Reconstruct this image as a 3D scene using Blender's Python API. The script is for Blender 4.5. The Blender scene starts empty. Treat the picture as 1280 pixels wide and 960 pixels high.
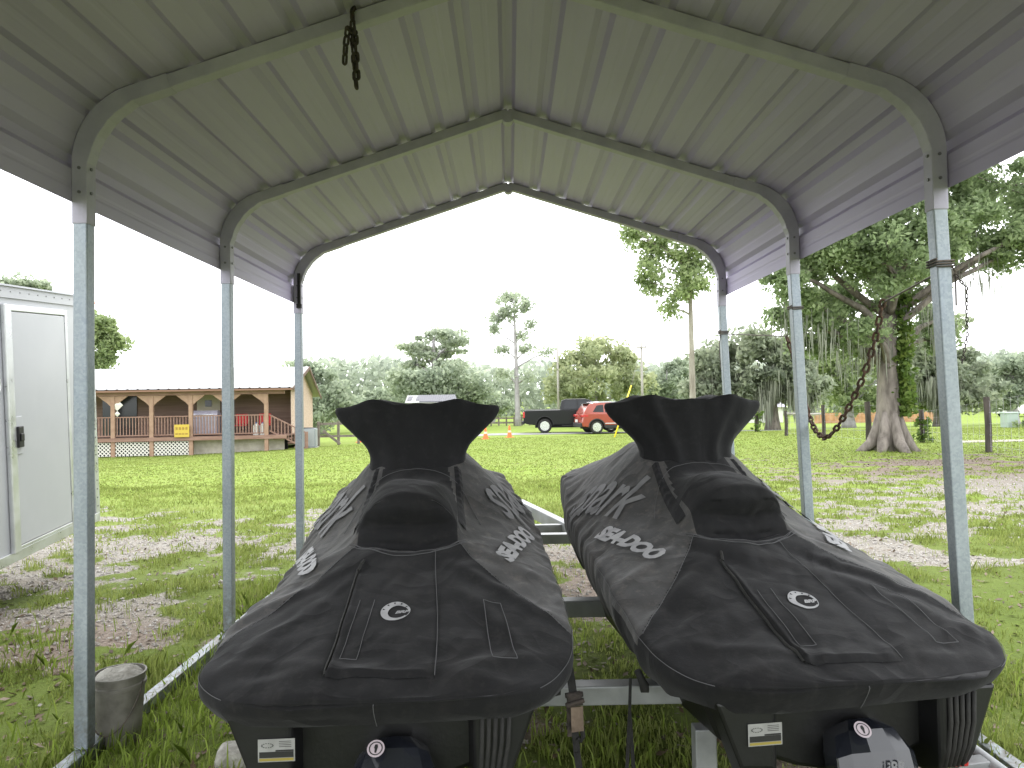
import bpy, bmesh, math, random
import numpy as np
from mathutils import Vector, Matrix
R_ = math.radians
rng = np.random.default_rng(7)
random.seed(7)
sc = bpy.context.scene
COL = sc.collection

# ------------------------------------------------------------------ camera
F = 900.0                      # focal length in pixels of the 1280x960 photograph
CAMZ = 1.44
_d = np.array([-3.0, -21.0, -900.0]); _d /= np.linalg.norm(_d)
_r = R_(1.0)
_a = np.array([-math.sin(_r), math.cos(_r), 0.0])
_u = _a - _a.dot(_d) * _d; _u /= np.linalg.norm(_u)
_x = np.cross(_d, _u)
W2C = np.stack([_x, _d, _u], axis=1)
C2W = W2C.T
cam_d = bpy.data.cameras.new("camera"); cam = bpy.data.objects.new("camera", cam_d); COL.objects.link(cam)
M = Matrix([[*C2W[0], 0], [*C2W[1], 0], [*C2W[2], CAMZ], [0, 0, 0, 1]])
cam.matrix_world = M
cam_d.sensor_width = 36; cam_d.lens = 36 * F / 1280
cam_d.clip_start = 0.05; cam_d.clip_end = 3000
sc.camera = cam

def ray(px, py):
    return C2W @ np.array([(px - 640) / F, -(py - 480) / F, -1.0])
def P(px, py, Y):
    w = ray(px, py); t = Y / w[1]
    return np.array([w[0] * t, Y, CAMZ + w[2] * t])

# ------------------------------------------------------------------ noise
def _hash(ix, iy, seed):
    n = (ix.astype(np.int64) * 374761393 + iy.astype(np.int64) * 668265263 + seed * 144269) & 0x7fffffff
    n = ((n ^ (n >> 13)) * 1274126177) & 0x7fffffff
    n = n ^ (n >> 16)
    return (n & 0xffff) / 65535.0
def vnoise(x, y, seed=0):
    x = np.asarray(x, float); y = np.asarray(y, float)
    ix = np.floor(x); iy = np.floor(y); fx = x - ix; fy = y - iy
    fx = fx * fx * (3 - 2 * fx); fy = fy * fy * (3 - 2 * fy)
    a = _hash(ix, iy, seed); b = _hash(ix + 1, iy, seed); c = _hash(ix, iy + 1, seed); d = _hash(ix + 1, iy + 1, seed)
    return (a * (1 - fx) + b * fx) * (1 - fy) + (c * (1 - fx) + d * fx) * fy
def fbm(x, y, seed=0, o=4):
    t = 0; a = .5
    for k in range(o):
        t = t + a * vnoise(np.asarray(x) * 2 ** k, np.asarray(y) * 2 ** k, seed + k * 17); a *= .5
    return t / (1 - .5 ** o)
def sst(a, b, x):
    t = np.clip((np.asarray(x, float) - a) / (b - a), 0, 1); return t * t * (3 - 2 * t)
def ground_z(x, y):
    x = np.asarray(x, float); y = np.asarray(y, float)
    z = -0.0135 * np.clip(y - 8, 0, 36) * (1 - .85 * sst(3, 10, x))
    z = z - .42 * sst(10, 34, y) * np.clip((-x - 1) / 12, 0, 1.2)
    z = z - .9 * sst(23, 60, y) * sst(3, 10, x)
    z = z + .02 * (fbm(x * .5, y * .5, 3) - .5) * sst(40, 25, y)
    return z
def G(px, py):
    w = ray(px, py); lo = 1.0
    t = 1.0
    while t < 400:
        p = np.array([0, 0, CAMZ]) + w * t
        if p[2] <= ground_z(p[0], p[1]): break
        t *= 1.004
    return p
def gz(x, y): return float(ground_z(x, y))

# ------------------------------------------------------------------ tagging
def tag(o, label=None, cat=None, group=None, kind=None):
    if label: o["label"] = label
    if cat: o["category"] = cat
    if group: o["group"] = group
    if kind: o["kind"] = kind
    return o
ORG = {}
def thing(name, label, cat, loc=(0, 0, 0), rz=0.0, group=None):
    o = bpy.data.objects.new(name, None); COL.objects.link(o)
    o.empty_display_size = .2
    o.location = loc; o.rotation_euler = (0, 0, rz)
    ORG[o.name] = np.array(loc, float)
    return tag(o, label, cat, group)

# ------------------------------------------------------------------ mesh builder
class MB:
    def __init__(s): s.v = []; s.f = []; s.m = []; s.n = 0; s.cm = 0
    def add(s, V, Fs):
        V = np.asarray(V, float).reshape(-1, 3); b = s.n
        s.v.append(V); s.n += len(V)
        for f in Fs: s.f.append([i + b for i in f]); s.m.append(s.cm)
        return s
    def obox(s, c, ax, ay, az):
        c = np.array(c, float); ax, ay, az = [np.array(q, float) for q in (ax, ay, az)]
        V = [c + i * ax + j * ay + k * az for k in (-1, 1) for j in (-1, 1) for i in (-1, 1)]
        return s.add(V, [(0, 2, 3, 1), (4, 5, 7, 6), (0, 1, 5, 4), (2, 6, 7, 3), (0, 4, 6, 2), (1, 3, 7, 5)])
    def box(s, x0, x1, y0, y1, z0, z1):
        return s.obox(((x0 + x1) / 2, (y0 + y1) / 2, (z0 + z1) / 2), (abs(x1 - x0) / 2, 0, 0), (0, abs(y1 - y0) / 2, 0), (0, 0, abs(z1 - z0) / 2))
    def beam(s, p, q, w, h, up=(0, 0, 1)):
        p = np.array(p, float); q = np.array(q, float); d = q - p; L = np.linalg.norm(d); d /= L
        side = np.cross(d, np.array(up, float))
        if np.linalg.norm(side) < 1e-4: side = np.cross(d, np.array([0, 1., 0]))
        side /= np.linalg.norm(side); u2 = np.cross(side, d)
        return s.obox((p + q) / 2, side * w / 2, d * L / 2, u2 * h / 2)
    def tube(s, pts, r, n=8, cap=True, closed=False):
        pts = np.array(pts, float); m = len(pts)
        r = np.broadcast_to(np.asarray(r, float), (m,))
        if closed: T = np.roll(pts, -1, 0) - np.roll(pts, 1, 0)
        else: T = np.gradient(pts, axis=0)
        T /= np.maximum(np.linalg.norm(T, axis=1, keepdims=True), 1e-9)
        up = np.array([0, 0, 1.]) if abs(T[0][2]) < .9 else np.array([1., 0, 0])
        N = np.cross(T[0], up); N /= np.linalg.norm(N)
        V = []
        ang = np.arange(n) * 2 * math.pi / n
        for i in range(m):
            N = N - N.dot(T[i]) * T[i]; N /= max(np.linalg.norm(N), 1e-9); B = np.cross(T[i], N)
            V.append(pts[i] + r[i] * (np.cos(ang)[:, None] * N + np.sin(ang)[:, None] * B))
        V = np.concatenate(V); Fs = []
        for i in range(m if closed else m - 1):
            j = (i + 1) % m
            for k in range(n): Fs.append((i * n + k, i * n + (k + 1) % n, j * n + (k + 1) % n, j * n + k))
        if cap and not closed: Fs += [tuple(range(n))[::-1], tuple((m - 1) * n + k for k in range(n))]
        return s.add(V, Fs)
    def lathe(s, prof, c=(0, 0, 0), n=24, axis='z'):
        V = []; Fs = []; m = len(prof)
        for (r, h) in prof:
            for k in range(n):
                a = 2 * math.pi * k / n; x, y = r * math.cos(a), r * math.sin(a)
                V.append({'z': (x, y, h), 'y': (x, h, y), 'x': (h, x, y)}[axis])
        for i in range(m - 1):
            for k in range(n): Fs.append((i * n + k, i * n + (k + 1) % n, (i + 1) * n + (k + 1) % n, (i + 1) * n + k))
        Fs += [tuple(range(n))[::-1], tuple((m - 1) * n + k for k in range(n))]
        return s.add(np.array(V) + np.array(c), Fs)
    def loft(s, rings, closed=True, cap=True):
        m = len(rings); n = len(rings[0]); V = np.concatenate([np.asarray(r, float) for r in rings]); Fs = []
        for i in range(m - 1):
            for k in range(n if closed else n - 1):
                Fs.append((i * n + k, i * n + (k + 1) % n, (i + 1) * n + (k + 1) % n, (i + 1) * n + k))
        if cap and closed: Fs += [tuple(range(n))[::-1], tuple((m - 1) * n + k for k in range(n))]
        return s.add(V, Fs)
    def prism(s, poly, a, b, axis='y'):
        """polygon of (u,v) extruded from a to b along axis"""
        def mk(u, v, w): return {'y': (u, w, v), 'x': (w, u, v), 'z': (u, v, w)}[axis]
        n = len(poly)
        V = [mk(u, v, a) for u, v in poly] + [mk(u, v, b) for u, v in poly]
        Fs = [tuple(range(n)), tuple(range(2 * n - 1, n - 1, -1))] + [(k, (k + 1) % n + 0, (k + 1) % n + n, k + n) for k in range(n)]
        return s.add(V, Fs)
    def grid(s, Pt):
        m, n = Pt.shape[:2]; Fs = [(i * n + k, i * n + k + 1, (i + 1) * n + k + 1, (i + 1) * n + k) for i in range(m - 1) for k in range(n - 1)]
        return s.add(Pt.reshape(-1, 3), Fs)
    def build(s, name, mats, parent=None, smooth=False, bevel=0, local=False, angle=None):
        if not isinstance(mats, (list, tuple)): mats = [mats]
        V = np.concatenate(s.v) if s.v else np.zeros((0, 3))
        o0 = np.zeros(3)
        if parent is not None and not local: o0 = ORG.get(parent.name, np.zeros(3))
        if parent is None and not local and len(V):
            o0 = np.array([V[:, 0].mean(), V[:, 1].mean(), V[:, 2].min()])
        me = bpy.data.meshes.new(name); me.from_pydata((V - o0).tolist(), [], s.f)
        for m in mats: me.materials.append(m)
        if len(mats) > 1: me.polygons.foreach_set("material_index", s.m)
        me.validate(); me.update()
        bm = bmesh.new(); bm.from_mesh(me); bmesh.ops.recalc_face_normals(bm, faces=bm.faces); bm.to_mesh(me); bm.free()
        if smooth: me.polygons.foreach_set("use_smooth", [True] * len(me.polygons))
        o = bpy.data.objects.new(name, me); COL.objects.link(o)
        if smooth and angle is not None:
            try: me.set_sharp_from_angle(angle=R_(angle))
            except Exception: pass
        if parent is not None:
            o.parent = parent; ORG[o.name] = ORG.get(parent.name, np.zeros(3)) if not local else np.zeros(3)
        elif not local:
            o.location = o0; ORG[o.name] = o0
        if bevel:
            b = o.modifiers.new("bevel", "BEVEL"); b.width = bevel; b.segments = 2; b.limit_method = 'ANGLE'; b.angle_limit = R_(40)
        return o
def dup(root, loc, rz=None, label=None, parent=None):
    c = root.copy(); COL.objects.link(c)
    if parent is not None: c.parent = parent
    if loc is not None: c.location = loc
    if rz is not None: c.rotation_euler = (0, 0, rz)
    if label: c["label"] = label
    for ch in list(root.children): dup(ch, None, None, None, c)
    return c
def fast_mesh(name, V, k, mat, parent=None, smooth=False, attr=None):
    """V: (n,k,3) array of separate k-gons"""
    V = np.asarray(V, np.float32); n = len(V)
    o0 = np.zeros(3)
    if parent is not None: o0 = ORG.get(parent.name, np.zeros(3))
    V = V - o0.astype(np.float32)
    me = bpy.data.meshes.new(name)
    me.vertices.add(n * k); me.vertices.foreach_set("co", V.reshape(-1))
    me.loops.add(n * k); me.loops.foreach_set("vertex_index", np.arange(n * k, dtype=np.int32))
    me.polygons.add(n); me.polygons.foreach_set("loop_start", np.arange(n, dtype=np.int32) * k)
    try: me.polygons.foreach_set("loop_total", np.full(n, k, dtype=np.int32))
    except Exception: pass
    me.materials.append(mat); me.update(calc_edges=True)
    if attr is not None:
        a = me.attributes.new("tone", 'FLOAT', 'POINT'); a.data.foreach_set("value", np.repeat(attr, k).astype(np.float32))
    o = bpy.data.objects.new(name, me); COL.objects.link(o)
    if parent is not None: o.parent = parent
    return o

# ------------------------------------------------------------------ materials
def nodes(name):
    m = bpy.data.materials.new(name); m.use_nodes = True
    nt = m.node_tree; b = nt.nodes["Principled BSDF"]
    return m, nt, b
def rgb(c): return (c[0], c[1], c[2], 1.0)
def mixc(nt, fac, a, b, blend='MIX'):
    n = nt.nodes.new("ShaderNodeMix"); n.data_type = 'RGBA'; n.blend_type = blend
    for idx, val in ((0, fac), (6, a), (7, b)):
        if hasattr(val, 'is_linked') or isinstance(val, bpy.types.NodeSocket): nt.links.new(val, n.inputs[idx])
        elif idx == 0: n.inputs[0].default_value = val
        else: n.inputs[idx].default_value = rgb(val)
    return n.outputs[2]
def tex(nt, scale, detail=4, rough=.55, coord='Object', vec=None, stretch=None):
    n = nt.nodes.new("ShaderNodeTexNoise"); n.inputs["Scale"].default_value = scale; n.inputs["Detail"].default_value = detail; n.inputs["Roughness"].default_value = rough
    tc = nt.nodes.new("ShaderNodeTexCoord"); src = tc.outputs[coord]
    if stretch:
        mp = nt.nodes.new("ShaderNodeMapping"); mp.inputs["Scale"].default_value = stretch; nt.links.new(src, mp.inputs[0]); src = mp.outputs[0]
    nt.links.new(src, n.inputs["Vector"])
    return n.outputs["Fac"]
def ramp(nt, fac, stops):
    n = nt.nodes.new("ShaderNodeValToRGB"); nt.links.new(fac, n.inputs[0]); e = n.color_ramp.elements
    while len(e) < len(stops): e.new(.5)
    for k, (p, c) in enumerate(stops):
        e[k].position = p; e[k].color = rgb(c) if not isinstance(c, (int, float)) else (c, c, c, 1)
    return n.outputs[0]
def mat(name, c1, c2=None, scale=6, rough=.6, metal=0., bump=0., bscale=None, stretch=None, lo=.35, hi=.65, spec=None, coat=0., sheen=0., detail=5, rvar=0.):
    m, nt, b = nodes(name)
    b.inputs["Roughness"].default_value = rough; b.inputs["Metallic"].default_value = metal
    if spec is not None: b.inputs["Specular IOR Level"].default_value = spec
    if coat: b.inputs["Coat Weight"].default_value = coat; b.inputs["Coat Roughness"].default_value = .08
    if sheen: b.inputs["Sheen Weight"].default_value = sheen; b.inputs["Sheen Roughness"].default_value = .5
    if c2 is None: b.inputs["Base Color"].default_value = rgb(c1)
    else:
        f = tex(nt, scale, detail, stretch=stretch)
        nt.links.new(ramp(nt, f, [(lo, c1), (hi, c2)]), b.inputs["Base Color"])
        if rvar:
            nt.links.new(ramp(nt, f, [(lo, max(0, rough - rvar)), (hi, min(1, rough + rvar))]), b.inputs["Roughness"])
    if bump:
        bn = nt.nodes.new("ShaderNodeBump"); bn.inputs["Strength"].default_value = bump; bn.inputs["Distance"].default_value = .02
        nt.links.new(tex(nt, bscale or scale * 6, 4, stretch=stretch), bn.inputs["Height"]); nt.links.new(bn.outputs[0], b.inputs["Normal"])
    return m
def leafmat(name, dark, mid, light, trans=.35, nscale=.6, rough=.5):
    m, nt, b = nodes(name)
    g = nt.nodes.new("ShaderNodeNewGeometry")
    f1 = g.outputs["Random Per Island"]
    f2 = tex(nt, nscale, 3)
    add = nt.nodes.new("ShaderNodeMath"); add.operation = 'MULTIPLY_ADD'; nt.links.new(f1, add.inputs[0]); add.inputs[1].default_value = .55
    m2 = nt.nodes.new("ShaderNodeMath"); m2.operation = 'MULTIPLY_ADD'; nt.links.new(f2, m2.inputs[0]); m2.inputs[1].default_value = 1.1; m2.inputs[2].default_value = -.32
    nt.links.new(m2.outputs[0], add.inputs[2])
    c = ramp(nt, add.outputs[0], [(.1, dark), (.5, mid), (.95, light)])
    nt.links.new(c, b.inputs["Base Color"]); b.inputs["Roughness"].default_value = rough
    b.inputs["Specular IOR Level"].default_value = .3
    tr = nt.nodes.new("ShaderNodeBsdfTranslucent"); nt.links.new(c, tr.inputs[0])
    mx = nt.nodes.new("ShaderNodeMixShader"); mx.inputs[0].default_value = trans
    nt.links.new(b.outputs[0], mx.inputs[1]); nt.links.new(tr.outputs[0], mx.inputs[2])
    nt.links.new(mx.outputs[0], nt.nodes["Material Output"].inputs[0])
    return m

galv = mat("galvanised_steel", (.23, .27, .31), (.34, .38, .41), 9, .45, .4, bump=.08, bscale=40, stretch=(1, 1, .25), rvar=.1)
def spangle(m, k=.25):
    nt = m.node_tree; b = nt.nodes["Principled BSDF"]; src = b.inputs["Base Color"].links[0].from_socket
    v = nt.nodes.new("ShaderNodeTexVoronoi"); v.inputs["Scale"].default_value = 110; tc = nt.nodes.new("ShaderNodeTexCoord"); nt.links.new(tc.outputs["Object"], v.inputs["Vector"])
    sx = nt.nodes.new("ShaderNodeSeparateColor"); nt.links.new(v.outputs["Color"], sx.inputs[0])
    c = mixc(nt, k, src, mixc(nt, ramp(nt, sx.outputs[0], [(.1, 0.0), (.9, 1.0)]), (.19, .215, .24), (.42, .455, .48)))
    g = nt.nodes.new("ShaderNodeNewGeometry"); sp = nt.nodes.new("ShaderNodeSeparateXYZ"); nt.links.new(g.outputs["Position"], sp.inputs[0])
    mr = nt.nodes.new("ShaderNodeMapRange"); nt.links.new(sp.outputs[2], mr.inputs[0]); mr.inputs[1].default_value = .42; mr.inputs[2].default_value = .06
    ml = nt.nodes.new("ShaderNodeMath"); ml.operation = 'MULTIPLY'; nt.links.new(mr.outputs[0], ml.inputs[0]); nt.links.new(ramp(nt, tex(nt, 24, 5, .65), [(.40, 0.0), (.65, .8)]), ml.inputs[1])
    nt.links.new(mixc(nt, ml.outputs[0], c, (.12, .095, .07)), b.inputs["Base Color"])
spangle(galv)
galv_dull = mat("dull_galvanised_steel", (.36, .34, .42), (.46, .435, .52), 7, .55, .1, bump=.08, bscale=40, rvar=.1)
trailer_steel = mat("trailer_steel", (.25, .26, .265), (.35, .36, .365), 7, .5, .3, bump=.08, bscale=40, rvar=.1)
sheet = mat("painted_roof_sheet", (.43, .378, .575), (.50, .445, .65), 1.6, .5, 0, bump=.05, bscale=9, stretch=(1, .25, 1), spec=.35)
dark_gap = mat("dark_recess", (.012, .012, .012), rough=.9)
screw = mat("screw_head", (.2, .2, .2), rough=.4, metal=.8)
rust = mat("rusty_iron", (.045, .03, .022), (.12, .068, .042), 45, .85, .25, bump=.4, bscale=150)
dark_chain = mat("dark_iron", (.03, .027, .025), (.09, .07, .06), 40, .7, .4, bump=.3, bscale=120)
wire_m = mat("old_wire", (.06, .055, .05), (.14, .11, .09), 30, .6, .5)
black_plastic = mat("black_plastic", (.005, .005, .0055), (.009, .009, .010), 5, .45, 0, bump=.05, bscale=60)
gloss_black = mat("glossy_black_plastic", (.010, .011, .015), (.016, .018, .024), 4, .2, 0, coat=.45)
rubber = mat("black_rubber", (.012, .012, .012), (.025, .024, .022), 12, .8, 0, bump=.2, bscale=60)
white_paint = mat("white_trailer_skin", (.40, .41, .425), (.45, .46, .47), 1.5, .3, 0, bump=.01, spec=.5)
alu = mat("aluminium_trim", (.55, .56, .57), (.66, .67, .68), 8, .35, .7, rvar=.08)
conc = mat("weathered_concrete", (.22, .21, .18), (.42, .41, .37), 14, .9, 0, bump=.6, bscale=60)
bucket_m = mat("dirty_white_bucket", (.085, .08, .065), (.24, .23, .20), 9, .6, 0, bump=.15, bscale=30, lo=.3, hi=.7)
strap_m = mat("black_webbing", (.012, .012, .012), (.022, .021, .02), 60, .85, 0, bump=.4, bscale=300)
tagm = mat("weathered_brown_tag", (.10, .07, .05), (.20, .15, .11), 30, .8)
red_lens = mat("red_lens", (.45, .03, .03), rough=.2, coat=.5)
amber = mat("amber_lens", (.75, .22, .04), rough=.25)
label_white = mat("sticker_white", (.26, .26, .25), (.32, .32, .31), 30, .45)
label_black = mat("sticker_black", (.02, .02, .02), rough=.5)
label_yel = mat("sticker_yellow", (.30, .24, .05), rough=.5)
sticker_pink = mat("sticker_ring_white", (.48, .41, .44), rough=.4)
stitch_m = mat("grey_thread", (.095, .095, .10), rough=.8)
print_l = mat("pale_print", (.27, .27, .28), (.39, .39, .40), 22, .7, lo=.3, hi=.6)
print_g = mat("grey_print", (.125, .125, .13), (.18, .18, .184), 14, .75, lo=.3, hi=.6)

def cover_mat(name, c1, c2, c3, sheen=.25):
    m, nt, b = nodes(name)
    big = tex(nt, 2.2, 5); fine = tex(nt, 26, 6, .7)
    base = ramp(nt, big, [(.35, c1), (.68, c2)])
    dust = ramp(nt, fine, [(.52, 0.0), (.80, 1.0)])
    col = mixc(nt, dust, base, c3)
    run = ramp(nt, tex(nt, 3.5, 5, .6, stretch=(2.5, .8, 1)), [(.52, 0.0), (.80, .35)])
    col = mixc(nt, run, col, (c3[0] * 1.05, c3[1] * 1.0, c3[2] * .98))
    nt.links.new(col, b.inputs["Base Color"])
    b.inputs["Roughness"].default_value = .88; b.inputs["Specular IOR Level"].default_value = .22
    b.inputs["Sheen Weight"].default_value = sheen; b.inputs["Sheen Roughness"].default_value = .45
    tc = nt.nodes.new("ShaderNodeTexCoord")
    cr = nt.nodes.new("ShaderNodeTexNoise"); cr.inputs["Scale"].default_value = 4.2; cr.inputs["Detail"].default_value = 1.2; cr.inputs["Distortion"].default_value = .5; nt.links.new(tc.outputs["Object"], cr.inputs["Vector"])
    ms = nt.nodes.new("ShaderNodeMath"); ms.operation = 'SUBTRACT'; nt.links.new(cr.outputs["Fac"], ms.inputs[0]); ms.inputs[1].default_value = .5
    mabs = nt.nodes.new("ShaderNodeMath"); mabs.operation = 'ABSOLUTE'; nt.links.new(ms.outputs[0], mabs.inputs[0])
    b0 = nt.nodes.new("ShaderNodeBump"); b0.inputs["Strength"].default_value = .14; b0.inputs["Distance"].default_value = .03; b0.invert = True; nt.links.new(ramp(nt, mabs.outputs[0], [(0.0, 0.0), (.10, 1.0)]), b0.inputs["Height"])
    bn = nt.nodes.new("ShaderNodeBump"); bn.inputs["Strength"].default_value = .22; bn.inputs["Distance"].default_value = .01
    nt.links.new(tex(nt, 16, 4, .6), bn.inputs["Height"]); nt.links.new(b0.outputs[0], bn.inputs["Normal"])
    b2 = nt.nodes.new("ShaderNodeBump"); b2.inputs["Strength"].default_value = .25; b2.inputs["Distance"].default_value = .002
    nt.links.new(tex(nt, 420, 2), b2.inputs["Height"]); nt.links.new(bn.outputs[0], b2.inputs["Normal"])
    nt.links.new(b2.outputs[0], b.inputs["Normal"])
    return m
cov_dark = cover_mat("black_canvas", (.0085, .0085, .0093), (.0145, .0145, .0158), (.025, .024, .0235), .08)
cov_faded = cover_mat("faded_black_canvas", (.034, .034, .0355), (.062, .060, .059), (.115, .104, .094), .22)
cov_tent = cover_mat("black_hood_canvas", (.010, .010, .0115), (.0155, .0155, .017), (.023, .023, .024), .08)

# ------------------------------------------------------------------ ground
def soil(x, y):
    """0 = grass ... 1 = bare ; second value 0 = pale gravel, 1 = brown dirt"""
    n1 = fbm(x * .55, y * .9, 11); n2 = fbm(x * 1.9, y * 2.4, 23); n3 = fbm(x * .22, y * .3, 31)
    yc = 7.9 + .12 * np.clip(x, -8, 12)
    hw = 2.2 + .12 * np.abs(x)
    band = np.exp(-((y - yc) / hw) ** 2 * 1.1)
    right = sst(2.0, 3.5, x) * sst(4.0, 6, y) * sst(15.5, 12, y)
    left = sst(-1.9, -2.6, x) * sst(2.2, 4.8, y) * sst(11.8, 9.8, y)
    shed = sst(2.1, 1.7, np.abs(x)) * sst(7.5, 6, y)
    a = .53 * band + .29 * right + .22 * left + .40 * shed
    front = sst(-1.9, -2.4, x) * sst(5.5, 4.5, y)
    a = a + .42 * front
    tree = np.exp(-(((x - 9.5) / 6.0) ** 2 + ((y - 14.9) / 3.0) ** 2) * 1.1)
    dirt = np.clip(1.2 * tree + .9 * shed + .9 * front + .3 * sst(5, 3.5, y), 0, 1)
    a = a + .75 * tree
    n4 = fbm(x * 5.5, y * 6.5, 57, 3)
    bare = sst(.38, .66, a * .80 + (n1 - .5) * .70 + (n2 - .5) * .85 + (n4 - .5) * .75 + .03)
    bare = bare * sst(22, 15, y) * (1 - sst(11.4, 12.4, y) * sst(3.4, 2.4, x))
    return bare, np.clip(dirt * .85 + (n3 - .5) * .3, 0, 1)
def axis_pts(lo, hi, d0, far, g):
    core = list(np.arange(lo, hi + 1e-6, d0)); a = [hi]; s = d0
    while a[-1] < far[1]: s *= g; a.append(a[-1] + s)
    b = [lo]; s = d0
    while b[-1] > far[0]: s *= g; b.append(b[-1] - s)
    return np.array(b[:0:-1] + core + a[1:])
gx = axis_pts(-9, 13, .085, (-900, 900), 1.12); gy = axis_pts(.5, 17.5, .085, (-60, 1500), 1.12)
X, Y = np.meshgrid(gx, gy, indexing='ij')
Z = ground_z(X, Y)
near = sst(24, 16, Y)
Z = Z + near * (.035 * (fbm(X * 2.2, Y * 2.2, 5) - .5) + .02 * (fbm(X * 7, Y * 7, 6, 3) - .5))
Bv, Dv = soil(X, Y)
Z = Z - .012 * Bv
nx, ny = X.shape
V = np.stack([X, Y, Z], -1).reshape(-1, 3)
idx = np.arange(nx * ny).reshape(nx, ny)
Q = np.stack([idx[:-1, :-1], idx[1:, :-1], idx[1:, 1:], idx[:-1, 1:]], -1).reshape(-1, 4)
me = bpy.data.meshes.new("ground"); me.vertices.add(len(V)); me.vertices.foreach_set("co", V.reshape(-1).astype(np.float32))
me.loops.add(Q.size); me.loops.foreach_set("vertex_index", Q.reshape(-1).astype(np.int32))
me.polygons.add(len(Q)); me.polygons.foreach_set("loop_start", np.arange(len(Q), dtype=np.int32) * 4)
try: me.polygons.foreach_set("loop_total", np.full(len(Q), 4, dtype=np.int32))
except Exception: pass
me.update(calc_edges=True); me.polygons.foreach_set("use_smooth", [True] * len(Q))
for nm, arr in (("bare", Bv), ("dirt", Dv)):
    at_ = me.attributes.new(nm, 'FLOAT', 'POINT'); at_.data.foreach_set("value", arr.reshape(-1).astype(np.float32))
gm, nt, b = nodes("lawn_and_gravel")
def attr(nt, n):
    a = nt.nodes.new("ShaderNodeAttribute"); a.attribute_name = n; return a.outputs["Fac"]
f_big = tex(nt, .35, 5); f_mid = tex(nt, 3.2, 6, .65); f_fine = tex(nt, 34, 5, .7); f_peb = tex(nt, 75, 3, .6)
grass_c = ramp(nt, f_mid, [(.30, (.155, .215, .037)), (.50, (.20, .28, .048)), (.72, (.245, .315, .065))])
grass_c = mixc(nt, ramp(nt, f_big, [(.35, 0.0), (.7, .55)]), grass_c, (.235, .275, .085))
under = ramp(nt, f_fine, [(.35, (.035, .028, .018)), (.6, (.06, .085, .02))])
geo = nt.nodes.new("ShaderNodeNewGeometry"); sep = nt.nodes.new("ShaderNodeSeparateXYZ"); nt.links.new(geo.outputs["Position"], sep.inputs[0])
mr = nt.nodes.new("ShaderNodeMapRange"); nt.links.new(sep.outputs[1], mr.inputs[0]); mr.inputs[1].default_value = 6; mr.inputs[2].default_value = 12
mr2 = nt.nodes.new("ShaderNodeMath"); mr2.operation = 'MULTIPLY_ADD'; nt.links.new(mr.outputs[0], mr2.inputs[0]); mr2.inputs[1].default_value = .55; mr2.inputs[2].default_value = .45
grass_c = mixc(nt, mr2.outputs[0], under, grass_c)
grav_c = ramp(nt, f_peb, [(.33, (.14, .126, .108)), (.5, (.27, .252, .222)), (.66, (.41, .393, .355))])
grav_c = mixc(nt, ramp(nt, f_mid, [(.4, 0.0), (.75, .7)]), grav_c, (.26, .225, .18))
dirt_c = ramp(nt, f_fine, [(.3, (.085, .062, .048)), (.5, (.19, .145, .115)), (.72, (.33, .28, .24))])
bare_c = mixc(nt, attr(nt, "dirt"), grav_c, dirt_c)
ma = nt.nodes.new("ShaderNodeMath"); ma.operation = 'MULTIPLY_ADD'; nt.links.new(f_fine, ma.inputs[0]); ma.inputs[1].default_value = .9; ma.inputs[2].default_value = -.45
mb_ = nt.nodes.new("ShaderNodeMath"); mb_.operation = 'ADD'; nt.links.new(ma.outputs[0], mb_.inputs[0]); nt.links.new(attr(nt, "bare"), mb_.inputs[1])
fac = ramp(nt, mb_.outputs[0], [(.36, 0.0), (.62, 1.0)])
nt.links.new(mixc(nt, fac, grass_c, bare_c), b.inputs["Base Color"])
b.inputs["Roughness"].default_value = .95; b.inputs["Specular IOR Level"].default_value = .15
bn = nt.nodes.new("ShaderNodeBump"); bn.inputs["Strength"].default_value = .6; bn.inputs["Distance"].default_value = .03
nt.links.new(f_fine, bn.inputs["Height"]); nt.links.new(bn.outputs[0], b.inputs["Normal"])
me.materials.append(gm)
ground = bpy.data.objects.new("ground", me); COL.objects.link(ground); ground["kind"] = "structure"
def gz2(x, y):
    x = np.asarray(x, float); y = np.asarray(y, float)
    n = sst(24, 16, y)
    return ground_z(x, y) + n * (.035 * (fbm(x * 2.2, y * 2.2, 5) - .5) + .02 * (fbm(x * 7, y * 7, 6, 3) - .5)) - .012 * soil(x, y)[0]

# ---- grass blades, pebbles, leaf litter (stuff)
def wedge_points(n, y0, y1, xpad=1.06, power=1.0):
    yy = y0 + (y1 - y0) * rng.random(n) ** power
    xx = (rng.random(n) * 2 - 1) * (.735 * yy * xpad + .25)
    return xx, yy
def blades(x, y, h, w, lean=.5):
    n = len(x); z = gz2(x, y) - .006
    a = rng.random(n) * 2 * math.pi; dx, dy = np.cos(a), np.sin(a)
    b_ = rng.random(n) * 2 * math.pi; l = lean * (rng.random(n) ** .8) * h
    lx, ly = np.cos(b_) * l, np.sin(b_) * l
    base = np.stack([x, y, z], -1); sd = np.stack([dx * w, dy * w, 0 * w], -1)
    mid = base + np.stack([lx * .35, ly * .35, h * .6], -1); tip = base + np.stack([lx, ly, h * (1 - .25 * (l / np.maximum(h, 1e-6)))], -1)
    return np.stack([base - sd, base + sd, mid + sd * .7, tip, mid - sd * .7], 1)
grass_m = leafmat("grass_blade", (.13, .155, .038), (.24, .295, .07), (.38, .41, .15), .55, 1.4, .55)
parts = []
x, y = wedge_points(150000, 1.7, 7.5, power=.8)
br, dt = soil(x, y); tuft = fbm(x * 3.5, y * 3.5, 41); keep = rng.random(len(x)) < (1 - .93 * br) * sst(.30, .62, tuft) * .9 + .05 * (1 - br)
edge = np.minimum(np.abs(np.abs(x) - 1.80), .5)
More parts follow.
